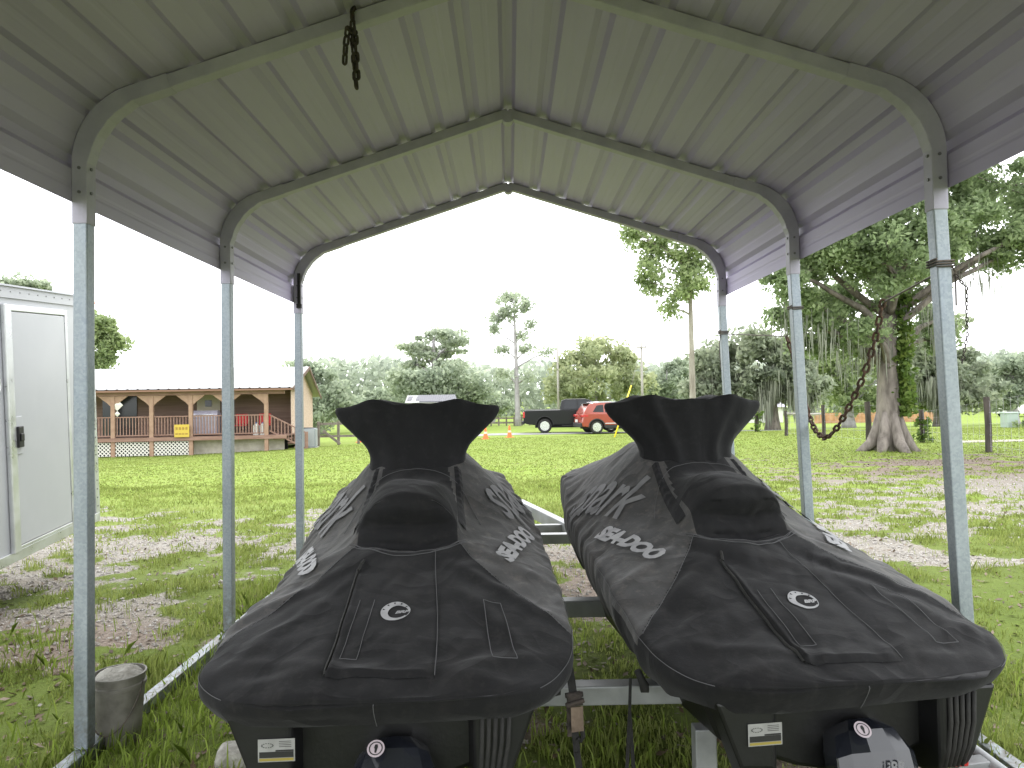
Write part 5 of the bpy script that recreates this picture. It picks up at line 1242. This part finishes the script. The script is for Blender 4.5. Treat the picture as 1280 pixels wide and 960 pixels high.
sp_ = mat("orange_red_car_paint", (.30, .05, .03), rough=.22, coat=.7)
tx, ty = P(723, 541, 38.6)[0], 38.9
vehicle('suv', "orange red compact SUV parked in front of the pickup truck", "SUV", (tx, ty, gz(tx, ty - .9) + .014), R_(9), sp_)

# ------------------------------------------------------------------ porch house
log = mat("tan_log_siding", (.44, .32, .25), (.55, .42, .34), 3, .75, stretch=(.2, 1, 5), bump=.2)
log_shade = mat("shade_darkened_log_siding", (.16, .105, .085), (.22, .15, .12), 3, .8, stretch=(.2, 1, 5), bump=.2)  # same siding darkened, porch shade put into the colour
deckw = mat("weathered_brown_deck_wood", (.20, .115, .088), (.27, .165, .13), 6, .8, stretch=(.3, 1, 1))
postw = mat("porch_post_wood", (.27, .165, .115), (.34, .22, .155), 4, .7)
metal_roof = mat("white_metal_roof", (.24, .24, .245), (.275, .275, .28), 2, .4)
latt = mat("white_lattice", (.66, .64, .60), rough=.7)
dark_win = mat("dark_window_glass", (.03, .035, .04), rough=.12)
cream = mat("cream_door_paint", (.50, .46, .36), rough=.5)
white_p = mat("white_paint", (.72, .72, .70), rough=.5)
hY = 34.0; hx = P(357, 500, hY)[0]; rzh = R_(6.0)
hz = -.80; hroot = thing("porch_house", "tan log house with white metal roof and long railed porch", "house", (hx, hY, hz), rzh)
# local frame: x to the left is negative, y away from the viewer, z from ground
Lh, Dp, Dh = 11.5, 2.4, 7.6           # length, porch depth, total depth
zf, ze, zr_ = .83, 3.07, 4.22         # porch floor, eave, ridge
def hb(name, mt, boxes, parent=hroot, bevel=0):
    m = MB()
    for b_ in boxes: m.box(*b_)
    return m.build(name, mt, parent, local=True, bevel=bevel)
yr = 4.2
m = MB(); m.add([(0, Dp + .01, 0), (0, Dh, 0), (0, Dh, ze - .25), (0, yr, zr_ - .10), (0, Dp + .01, ze + .42), (-Lh, Dp + .01, 0), (-Lh, Dh, 0), (-Lh, Dh, ze - .25), (-Lh, yr, zr_ - .10), (-Lh, Dp + .01, ze + .42)], [(0, 1, 2, 3, 4), (5, 9, 8, 7, 6), (1, 6, 7, 2)]); m.build("gable_wall", log, hroot, local=True)
m = MB(); m.add([(0.0, Dp, zf - .6), (0, Dp, ze + .40), (-Lh, Dp, ze + .40), (-Lh, Dp, zf - .6)], [(0, 1, 2, 3)]); m.build("porch_wall", log_shade, hroot, local=True)
m = MB(); m.add([(.02, Dp - 1.25, zf), (.02, Dp - .02, zf), (.02, Dp - .02, ze + .3), (.02, Dp - 1.25, ze + .12)], [(0, 1, 2, 3)]); m.build("porch_end_wall", log, hroot, local=True)
# ribbed metal roof
m = MB(); xsr = np.arange(-Lh - .4, .41, .075); prof_r = np.where((np.arange(len(xsr)) % 6) == 0, .03, 0.0)
m.grid(np.stack([np.stack([xsr, np.full(len(xsr), y_), z_ + prof_r], 1) for y_, z_ in ((-.35, ze - .02), (yr, zr_ + .02))], 0)); m.grid(np.stack([np.stack([xsr, np.full(len(xsr), y_), z_ + prof_r], 1) for y_, z_ in ((yr, zr_ + .02), (Dh + .5, ze - .42))], 0)); m.build("roof", metal_roof, hroot, local=True)
m = MB(); m.beam((.42, -.36, ze - .09), (.42, yr, zr_ - .05), .03, .16); m.beam((.42, yr, zr_ - .05), (.42, Dh + .5, ze - .49), .03, .16); m.build("barge_board", mat("dark_brown_trim", (.12, .07, .05), rough=.7), hroot, local=True)
hb("fascia", mat("brown_fascia", (.22, .12, .085), rough=.7), [(-Lh - .3, .38, -.33, -.30, ze - .135, ze - .055)])
hb("porch_ceiling", log_shade, [(-Lh, .3, -.29, Dp - .01, ze - .08, ze - .05)])
hb("porch_beam", deckw, [(-Lh + .1, -.05, -.02, .12, ze - .30, ze - .085)])
hb("porch_floor", deckw, [(-Lh, .05, -.05, Dp - .01, zf - .06, zf), (-Lh, .05, -.085, -.052, zf - .17, zf + .005)])
pxs = [P(q, 500, hY)[0] - hx for q in (335, 283, 238, 190, 142)]
def loc_x(q):
    d = (q - 637) / F; c, s_ = math.cos(rzh), math.sin(rzh); return (d * hY - hx) / (c - s_ * d)
pxs = [loc_x(q) for q in (333, 284, 239, 190, 142, 96)]
for xq in pxs: hb("porch_post", postw, [(xq - .09, xq + .09, -.03, .12, 0 - .1, ze - .305)], bevel=.01)
for xa, xb_ in zip(pxs[1:], pxs[:-1]):
    m = MB()
    for x0, sgn in ((xa + .092, 1), (xb_ - .092, -1)): m.prism([(x0, ze - .31), (x0 + sgn * .55, ze - .31), (x0 + sgn * .42, ze - .42), (x0 + sgn * .15, ze - .62), (x0, ze - .78)], .0, .09, 'y')
    m.build("arched_bracket", postw, hroot, local=True)
    m = MB(); m.box(xa + .095, xb_ - .095, .02, .11, zf + .93, zf + .98); m.box(xa + .095, xb_ - .095, .035, .085, zf + .08, zf + .13)
    for xx in np.arange(xa + .17, xb_ - .12, .135): m.box(xx - .02, xx + .02, .04, .08, zf + .132, zf + .928)
    m.build("railing", deckw, hroot, local=True)
for xa, xb_ in zip(pxs[2:], pxs[1:-1]):
    if xa < -4.4:
        m = MB(); hgt_ = zf - .20
        for xx in np.arange(xa - hgt_, xb_, .17):
            for sgn in (1, -1):
                p0 = np.array([xx if sgn > 0 else xx + hgt_, .03 + .012 * sgn, .0]); p1 = np.array([xx + hgt_ if sgn > 0 else xx, .03 + .012 * sgn, hgt_])
                lo_, hi_ = xa + .1, xb_ - .1
                def clipx(p0, p1):
                    d = p1 - p0; t0, t1 = 0, 1
                    if abs(d[0]) > 1e-6:
                        ta, tb_ = sorted(((lo_ - p0[0]) / d[0], (hi_ - p0[0]) / d[0])); t0, t1 = max(t0, ta), min(t1, tb_)
                    return (p0 + d * t0, p0 + d * t1) if t1 > t0 + .05 else None
                c_ = clipx(p0, p1)
                if c_: m.beam(c_[0], c_[1], .045, .008, (0, 1, 0))
        m.build("lattice_skirt", latt, hroot, local=True)
hb("foundation", mat("block_foundation", (.40, .36, .30), (.52, .48, .42), 4, .9), [(-4.4, -.2, .6, .7, -.2, zf - .1)])
hb("crawl_shade_panel", dark_gap, [(-Lh, -.1, .9, 1.0, -.1, zf - .2)])  # near-black sheet standing in for the shade under the porch
# stairs on the right
m = MB()
for k in range(4): m.box(-.62 + .0, .15 + .28 * k + .0, .15, 1.05, zf - .2 * (k + 1) - .02, zf - .2 * (k + 1) + .02) if k == 0 else m.box(.05 + .28 * (k - 1), .05 + .28 * k + .05, .15, 1.05, zf - .2 * (k + 1) - .02, zf - .2 * (k + 1) + .02)
m.build("stair", deckw, hroot, local=True)
m = MB(); m.beam((-.76, .06, zf + .95), (.95, .06, zf + .05), .05, .06); m.beam((-.76, .06, zf + .20), (.95, .06, zf - .70), .05, .06)
for k in range(11):
    x_ = -.68 + .155 * k; zz_ = zf + .95 - .527 * (x_ + .76); m.box(x_ - .02, x_ + .02, .04, .08, zz_ - .74, zz_ - .035)
m.box(.90, 1.0, .01, .11, 0, zf + .12); m.build("stair_railing", deckw, hroot, local=True)
def window(x0, x1, z0, z1):
    f = hb("window", white_p, [(x0 - .06, x1 + .06, Dp - .04, Dp - .004, z0 - .06, z0), (x0 - .06, x1 + .06, Dp - .04, Dp - .004, z1, z1 + .06), (x0 - .06, x0, Dp - .04, Dp - .004, z0 + .001, z1 - .001), (x1, x1 + .06, Dp - .04, Dp - .004, z0 + .001, z1 - .001)])
    hb("pane", dark_win, [(x0 + .001, x1 - .001, Dp - .022, Dp - .008, z0 + .001, z1 - .001)], f)
dw = hb("door", cream, [(-4.75, -3.65, Dp - .06, Dp - .005, zf + .02, ze - .2)])
hb("door_wreath", dark_win, [(-4.36, -4.04, Dp - .085, Dp - .065, zf + 1.38, zf + 1.70)], dw).rotation_euler = (0, 0, 0)
hb("sliding_door", dark_win, [(-9.2, -7.6, Dp - .05, Dp - .006, zf + .02, zf + 2.0)])
window(-11.2, -9.9, zf + .5, zf + 1.95)
hb("downspout", white_p, [(-9.52, -9.42, -.16, -.06, .5, ze - .2)])
# things on the porch and round the house
def HW_(x, y, z):
    c, s = math.cos(rzh), math.sin(rzh); return np.array([hx + x * c - y * s, hY + x * s + y * c, hz + z])
def hthing(nm, lb, cat, x, y, z, group=None): return thing(nm, lb, cat, tuple(HW_(x, y, z)), rzh, group)
o = hthing("yard_sign", "yellow sign leaning on the porch railing below the middle of the porch", "sign", loc_x(220), -.14, zf - .02)
m = MB(); m.box(0, .66, -.03, .0, .02, .60); m.build("panel", mat("faded_yellow_sign", (.50, .36, .05), rough=.6), o, local=True)
m = MB()
for k in range(4):
    m.box(.06 + .145 * k, .15 + .145 * k, -.036, -.032, .36, .48); m.box(.05 + .145 * k, .16 + .145 * k, -.036, -.032, .14, .20)
m.build("dark_marks", mat("sign_brown", (.30, .18, .03), rough=.6), o, local=True)
o = hthing("barbecue_grill", "grey gas barbecue grill behind the porch railing", "grill", -3.9, .9, zf)
m = MB(); m.loft([[(-.62, -.3, .85), (.62, -.3, .85), (.62, .3, .85), (-.62, .3, .85)], [(-.62, -.28, 1.05), (.62, -.28, 1.05), (.62, .28, 1.05), (-.62, .28, 1.05)], [(-.58, -.12, 1.2), (.58, -.12, 1.2), (.58, .2, 1.2), (-.58, .2, 1.2)]]); m.build("lid", galv_dull, o, local=True, bevel=.02)
m = MB(); m.box(-.6, .6, -.28, .28, .1, .84); m.build("cabinet", galv_dull, o, local=True); m = MB(); m.tube([(-.45, -.34, 1.0), (.45, -.34, 1.0)], .02, 8); m.build("handle", chrome, o, local=True)
redf = mat("red_cushion", (.50, .03, .035), rough=.8)
for k, (x_, lb) in enumerate(((-2.35, "red folding chair left of the other red chair on the porch"), (-1.25, "red folding chair on the porch nearest to the stairs"))):
    if k == 0:
        ch0 = o = hthing("porch_chair", lb, "chair", x_, 1.1, zf, "red chairs on the porch")
        m = MB(); m.box(-.28, .28, -.25, .28, .42, .48); m.build("seat", redf, o, local=True, bevel=.02)
        m = MB(); m.box(-.28, .28, .24, .30, .50, 1.0); m.build("backrest", redf, o, local=True, bevel=.02)
        for a in (-1, 1):
            for b_ in (-1, 1): m = MB(); m.tube([(a * .25, b_ * .23, 0), (a * .25, b_ * .23, .415)], .016, 6); m.build("leg", trim, o, local=True)
    else: dup(ch0, tuple(HW_(x_, 1.2, zf)), rzh + .1, lb)
for k, (x_, lb) in enumerate(((-1.42, "white plastic container left of its twin at the right end of the porch"), (-1.12, "white plastic container at the right end of the porch, beside the last post"))):
    if k == 0:
        cb0 = o = hthing("plastic_container", lb, "container", x_, .3, zf, "white containers on the porch")
        m = MB(); m.loft([[(-.12, -.12, 0), (.12, -.12, 0), (.12, .12, 0), (-.12, .12, 0)], [(-.12, -.12, .45), (.12, -.12, .45), (.12, .12, .45), (-.12, .12, .45)], [(-.05, -.05, .55), (.05, -.05, .55), (.05, .05, .55), (-.05, .05, .55)]]); m.build("bottle", white_p, o, local=True, bevel=.015)
        m = MB(); m.lathe([(.045, .55), (.045, .60)], (0, 0, 0), 12); m.build("cap", mat("blue_cap", (.08, .18, .45), rough=.5), o, local=True)
    else: dup(cb0, tuple(HW_(x_, .3, zf)), rzh, lb)
o = hthing("red_crate", "pinkish red crate behind the left end of the porch railing", "crate", -8.9, .35, zf)
m = MB(); m.box(-.28, .28, -.2, .2, 0, .04)
for z_ in (.06, .20, .34): m.box(-.28, .28, -.2, -.185, z_, z_ + .10); m.box(-.28, .28, .185, .2, z_, z_ + .10); m.box(-.28, -.265, -.184, .184, z_, z_ + .10); m.box(.265, .28, -.184, .184, z_, z_ + .10)
for a in (-.27, .25):
    for b_ in (-.183, .163): m.box(a, a + .02, b_, b_ + .02, .04, .45)
m.build("slatted_box", mat("faded_red_plastic", (.45, .12, .12), rough=.6), o, local=True)
o = hthing("porch_ornament", "white diamond wind ornament hanging at the left end of the porch", "ornament", -7.55, .03, 2.0)
m = MB()
for z_, s_ in ((.35, .26), (-.05, .13)): m.add([(0, 0, z_ + s_), (s_, -.02, z_), (0, 0, z_ - s_), (-s_, -.02, z_), (0, -.05, z_)], [(0, 1, 4), (1, 2, 4), (2, 3, 4), (3, 0, 4), (3, 2, 1, 0)])
m.build("diamonds", latt, o, local=True); m = MB(); m.tube([(0, 0, .6), (0, 0, .9)], .006, 5); m.build("cord", wire_m, o, local=True)
# air conditioning unit
q = P(385, 548, 35.0); hv = thing("air_conditioner", "grey outdoor air conditioner beside the right side of the house", "air conditioner", (q[0], 35.0, gz(q[0], 35)), R_(8))
m = MB(); m.box(-.48, .48, -.45, .45, -.1, .04); m.build("pad", conc, hv, local=True)
m = MB(); m.box(-.40, .40, -.40, .40, .04, .95); m.build("cabinet", mat("ac_grey", (.22, .24, .26), rough=.5), hv, local=True, bevel=.02)
m = MB()
for k in range(20): m.box(-.36, .36, -.412, -.402, .10 + .041 * k, .12 + .041 * k); m.box(.402, .412, -.36, .36, .10 + .041 * k, .12 + .041 * k)
m.build("grille", mat("ac_light", (.42, .44, .46), rough=.5), hv, local=True)
m = MB(); m.lathe([(.001, .955), (.32, .955), (.33, .965), (.30, .985), (.001, .99)], (0, 0, 0), 24); m.build("fan_guard", trim, hv, local=True)

# ------------------------------------------------------------------ fences and other far things
oldw = mat("old_fence_wood", (.13, .11, .095), (.24, .21, .18), 9, .95, stretch=(1, 1, .2), bump=.4)
oldw2 = mat("dark_fence_wood", (.035, .03, .026), (.085, .07, .06), 9, .95, stretch=(1, 1, .2), bump=.4)
def fpost(px, ytop, ybot, w, label, vine=False):
    g = G(px, ybot); z1 = P(px, ytop, g[1])[2]; o = thing("fence_post", label, "fence post", tuple(g), random.uniform(-.3, .3), "weathered posts of the wire fence")
    r = w / 2 * g[1] / F; h = z1 - g[2]; m = MB(); m.tube([(0, 0, -.1), (.01, 0, h * .5), (-.01, .005, h - .02), (-.01, .005, h)], [r * 1.05, r, r * .97, r * .86], 12); m.build("stake", oldw2, o, smooth=True, local=True, angle=50)
    if vine:
        c_ = np.stack([rng.normal(0, .14, 60), rng.normal(-.05, .12, 60), h * .75 * rng.random(60)], -1); fast_mesh("vine", leaf_cloud(c_, np.full(60, .07), 420, .07), 4, vine_m, None).parent = o
    return np.array([g[0], g[1], z1])
tops = [fpost(983, 513, 545, 4.2, "weathered fence post just right of the right handlebar hood"),
        fpost(1030, 506, 550, 4.5, "weathered fence post just right of the middle right carport post"),
        fpost(1086, 502, 556, 7.0, "dark fence post left of the big oak trunk"),
        fpost(1153, 512, 553, 6.0, "vine covered fence post right of the big oak trunk", True),
        fpost(1236, 496, 566, 7.5, "tall dark fence post right of the nearest right carport post")]
fpost(946, 505, 540, 5.0, "fence post touching the right tip of the right handlebar hood", True)
wf = thing("wire_fence", "thin wire mesh strung between the weathered posts at the right", "fence", tuple(G(1150, 556)))
m = MB()
ch_ = tops + [tops[-1] + (tops[-1] - tops[-2]) * 1.0]
for a, b_ in zip(ch_[:-1], ch_[1:]):
    for fr in (.12, .32, .52, .72, .92):
        za = gz(a[0], a[1]) * (1 - fr) + a[2] * fr; zb_ = gz(b_[0], b_[1]) * (1 - fr) + b_[2] * fr; m.beam((a[0], a[1], za), (b_[0], b_[1], zb_), .004, .004)
    for t in np.linspace(.03, .97, int(np.linalg.norm(b_ - a) / .32)):
        c_ = a * (1 - t) + b_ * t; g_ = gz(c_[0], c_[1]); m.beam((c_[0], c_[1], g_ + .05), (c_[0], c_[1], g_ + (c_[2] - g_) * .92), .003, .003)
m.build("mesh", galv_dull, wf)
q0, q1_ = G(1012, 545), G(1084, 545)
o = thing("fence_rail", "pale horizontal rail joining two posts behind the middle right carport post", "fence rail", tuple(q0)); m = MB()
m.tube([P(984, 517, q0[1]), P(1012, 518, q0[1]), P(1030, 517, q0[1])], .04, 8); m.build("pole", pole_m, o, smooth=True)
# orange privacy fence far right
fo = G(1110, 531); o = thing("board_fence", "long orange brown board fence far behind the big oak", "fence", (fo[0], 62, gz(fo[0], 62)))
m = MB(); x0, x1 = P(1018, 520, 62)[0], P(1195, 520, 62)[0]
for x_ in np.arange(x0, x1, .15): m.box(x_, x_ + .14, 62, 62.03, gz(x_, 62) - .05, P(1110, 515, 62)[2] + random.uniform(-.02, .02))
m.build("boards", mat("cedar_boards", (.42, .22, .11), (.55, .32, .18), 3, .8), o)
# far white house
q = P(962, 520, 66); o = thing("white_house", "small white house far behind the mossy oaks", "house", (q[0], 66, gz(q[0], 66)))
xw0, xw1 = P(938, 520, 66)[0], P(979, 520, 66)[0]; zt = P(960, 509, 66)[2]; zb0 = gz(q[0], 66)
m = MB(); m.box(xw0, xw1, 66, 71, zb0 - .2, zt); m.build("wall", white_p, o)
m = MB(); m.add([(xw0 - .3, 65.6, zt), (xw1 + .3, 65.6, zt), (xw1 + .3, 68.5, zt + .7), (xw0 - .3, 68.5, zt + .7), (xw1 + .3, 71.4, zt), (xw0 - .3, 71.4, zt)], [(0, 1, 2, 3), (3, 2, 4, 5)]); m.build("roof", galv_dull, o)
for x_ in (.25, .65):
    xa = xw0 + (xw1 - xw0) * x_; m = MB(); m.box(xa - .35, xa + .35, 65.97, 65.99, zb0 + .35, zb0 + .95); m.build("window", dark_win, o)
# green utility box and parked white van at the right edge
q = G(1262, 532); q = np.array([q[0], min(q[1], 40), 0]); q[0] = P(1262, 530, 34)[0]; q[1] = 34; q[2] = gz(q[0], 34)
o = thing("utility_box", "pale green utility box on the grass at the right edge", "utility box", tuple(q)); m = MB(); m.box(-.28, .28, -.25, .25, 0, .66); m.build("cabinet", mat("pale_green_metal", (.33, .40, .36), rough=.5), o, local=True, bevel=.03)
m = MB(); m.box(-.31, .31, -.28, .28, .665, .74); m.build("lid", mat("pale_green_lid", (.38, .46, .41), rough=.5), o, local=True, bevel=.02)
bq = np.array([q[0] + .9, 33.3, q[2]]); o = thing("shrub", "low bright green shrub beside the pale green utility box", "shrub", tuple(bq)); m = MB()
for k in range(7): m.tube([bq, bq + (rng.normal(0, .2), rng.normal(0, .2), .3)], .01, 5)
m.build("stems", bark, o); c_ = bq + np.stack([rng.normal(0, .55, 40), rng.normal(0, .3, 40), .12 + .22 * rng.random(40)], -1); fast_mesh("foliage", leaf_cloud(c_, np.full(40, .16), 1300, .09), 4, leaf_lite, o)
q = P(1250, 515, 70); o = thing("white_van", "white van partly hidden behind trees at the right edge", "van", (q[0], 70, gz(q[0], 70)), R_(10))
m = MB(); body_loft(m, [(0, .35), (0, 1.9), (.1, 2.0), (3.4, 2.0), (4.2, 1.2), (4.9, 1.0), (5.0, .4), (4.6, .3)] + arch(3.9, .38, .3)[::-1] + arch(.95, .38, .3)[::-1] + [(.4, .3)], 1.9); m.build("body", white_p, o, local=True)
m = MB(); m.add([(3.42, -.962, 1.25), (3.42, -.962, 1.85), (3.55, -.962, 1.85), (4.1, -.962, 1.25)], [(0, 1, 2, 3)]); m.build("side_window", car_glass, o, local=True)
for x_ in (.95, 3.9):
    for sd in (-1, 1): wheel(o, x_, sd * .85, .34, .22, dk_alloy, 6, sd)
# pasture fence left of the truck, small red car behind it, gate near the air conditioner
def rail_fence(x0p, x1p, ytop, ybot, Y, n, label, nm="rail_fence", rails=2):
    xa, xb_ = P(x0p, 530, Y)[0], P(x1p, 530, Y)[0]; o = thing(nm, label, "fence", ((xa + xb_) / 2, Y, gz((xa + xb_) / 2, Y)))
    zt = P((x0p + x1p) / 2, ytop, Y)[2]
    for x_ in np.linspace(xa, xb_, n):
        m = MB(); m.box(x_ - .06, x_ + .06, Y - .06, Y + .06, gz(x_, Y) - .1, zt + .06); m.build("post", oldw, o)
    for k in range(rails):
        g_ = gz((xa + xb_) / 2, Y); zz_ = zt - (zt - g_) * .55 * k / max(1, rails - 1) - .05; m = MB(); m.box(xa, xb_, Y - .09, Y - .062, zz_ - .07, zz_ + .05); m.build("rail", oldw, o)
    return o
rail_fence(585, 662, 522, 534, 56, 9, "low wooden rail fence left of the pickup truck")
o = rail_fence(398, 448, 528, 551, 37, 3, "brown wooden fence with slanted brace behind the air conditioner")
xa, xb_ = P(404, 530, 36.8)[0], P(425, 530, 36.8)[0]; m = MB(); m.beam((xa, 36.8, gz(xa, 36.8) + .75), (xb_, 36.8, gz(xb_, 36.8) + .05), .08, .12); m.build("brace", oldw, o)
q = P(577, 531, 92); o = thing("red_car", "small red car beyond the low wooden rail fence", "car", (q[0], 80, gz(q[0], 80)))
m = MB(); body_loft(m, [(0, .35), (.02, .75), (.2, .9), (3.8, .85), (4.2, .6), (4.25, .35), (3.9, .28)] + arch(3.35, .36, .28)[::-1] + arch(.8, .36, .28)[::-1] + [(.4, .28)], 1.7); m.build("body", mat("red_car_paint", (.42, .11, .11), rough=.25, coat=.6), o, local=True)
m = MB(); m.loft([[(.7, -.72, .86), (1.2, -.62, 1.32), (2.3, -.62, 1.34), (3.1, -.72, .86)], [(.7, .72, .86), (1.2, .62, 1.32), (2.3, .62, 1.34), (3.1, .72, .86)]]); m.build("cabin", car_glass, o, local=True)
for x_ in (.8, 3.35):
    for sd in (-1, 1): wheel(o, x_, sd * .76, .31, .2, chrome, 8, sd)
# white shed with ribbed roof above the left hood
Ys = 48; a = P(506, 502, Ys); b_ = P(574, 503, Ys); zt = P(540, 493.5, Ys)[2]; z_e = P(540, 503, Ys)[2]
o = thing("metal_shed", "long white metal shed roof with dark ribs, peeking above the left hood", "shed", ((a[0] + b_[0]) / 2, Ys, gz(a[0], Ys)))
m = MB(); m.box(a[0] + .15, b_[0] - .15, Ys + .25, Ys + 3.0, gz(a[0], Ys) - .2, z_e - .02); m.build("wall", galv_dull, o)
m = MB(); m.add([(a[0], Ys, z_e), (b_[0], Ys, z_e), (b_[0] - .55, Ys + 1.7, zt), (a[0] - .05, Ys + 1.7, zt), (b_[0], Ys + 3.4, z_e), (a[0], Ys + 3.4, z_e)], [(0, 1, 2, 3), (3, 2, 4, 5)]); ro_ = m.build("roof", metal_roof, o)
m = MB(); sl_ = np.array([0, 1.7, zt - z_e])
for k in range(20):
    f_ = .28 + .70 * k / 20; p0 = np.array([a[0] + (b_[0] - a[0]) * f_, Ys, z_e + .02]); m.beam(p0 + sl_ * .06, p0 + sl_ * .94 + (-.25, 0, 0), .12, .05)
for f_ in (.06, .22): p0 = np.array([a[0] + (b_[0] - a[0]) * f_, Ys, z_e + .02]); m.beam(p0 + sl_ * .3, p0 + sl_ * .8 + (.0, 0, 0), .28, .03)
m.build("ribs", mat("dark_rib", (.10, .10, .12), rough=.6), ro_)

# ------------------------------------------------------------------ sky, sun, render settings
wld = bpy.data.worlds.new("World"); sc.world = wld; wld.use_nodes = True
nt = wld.node_tree; bg = nt.nodes["Background"]
sky = nt.nodes.new("ShaderNodeTexSky"); sky.sky_type = 'NISHITA'; sky.sun_disc = False
SUN_EL, SUN_AZ = R_(48), R_(8)      # azimuth measured from +Y towards +X
sky.sun_elevation = SUN_EL; sky.sun_rotation = SUN_AZ
sky.air_density = 1.2; sky.dust_density = 4.0
tcn = nt.nodes.new("ShaderNodeTexCoord")
cl = nt.nodes.new("ShaderNodeTexNoise"); cl.inputs["Scale"].default_value = 2.2; cl.inputs["Detail"].default_value = 5; nt.links.new(tcn.outputs["Generated"], cl.inputs["Vector"])
cc = ramp(nt, cl.outputs["Fac"], [(.3, (20.5, 21.0, 21.8)), (.7, (25.5, 25.8, 26.2))])
nt.links.new(mixc(nt, .90, sky.outputs[0], cc), bg.inputs[0]); bg.inputs[1].default_value = .15
sl = bpy.data.lights.new("sun", 'SUN'); sl.energy = 1.1; sl.angle = R_(22); sl.color = (1, .96, .9)
so_ = bpy.data.objects.new("sun", sl); COL.objects.link(so_)
dv_ = Vector((math.sin(SUN_AZ) * math.cos(SUN_EL), math.cos(SUN_AZ) * math.cos(SUN_EL), math.sin(SUN_EL)))
so_.rotation_euler = dv_.to_track_quat('Z', 'Y').to_euler(); so_.location = (0, 20, 30)
sc.view_settings.view_transform = 'Standard'; sc.view_settings.look = 'None'; sc.view_settings.exposure = 0; sc.view_settings.gamma = 1
sc.render.engine = 'CYCLES'; sc.cycles.use_denoising = True
sc.cycles.max_bounces = 8; sc.cycles.diffuse_bounces = 4; sc.cycles.transparent_max_bounces = 8
sc.cycles.use_adaptive_sampling = True; sc.cycles.adaptive_threshold = .015
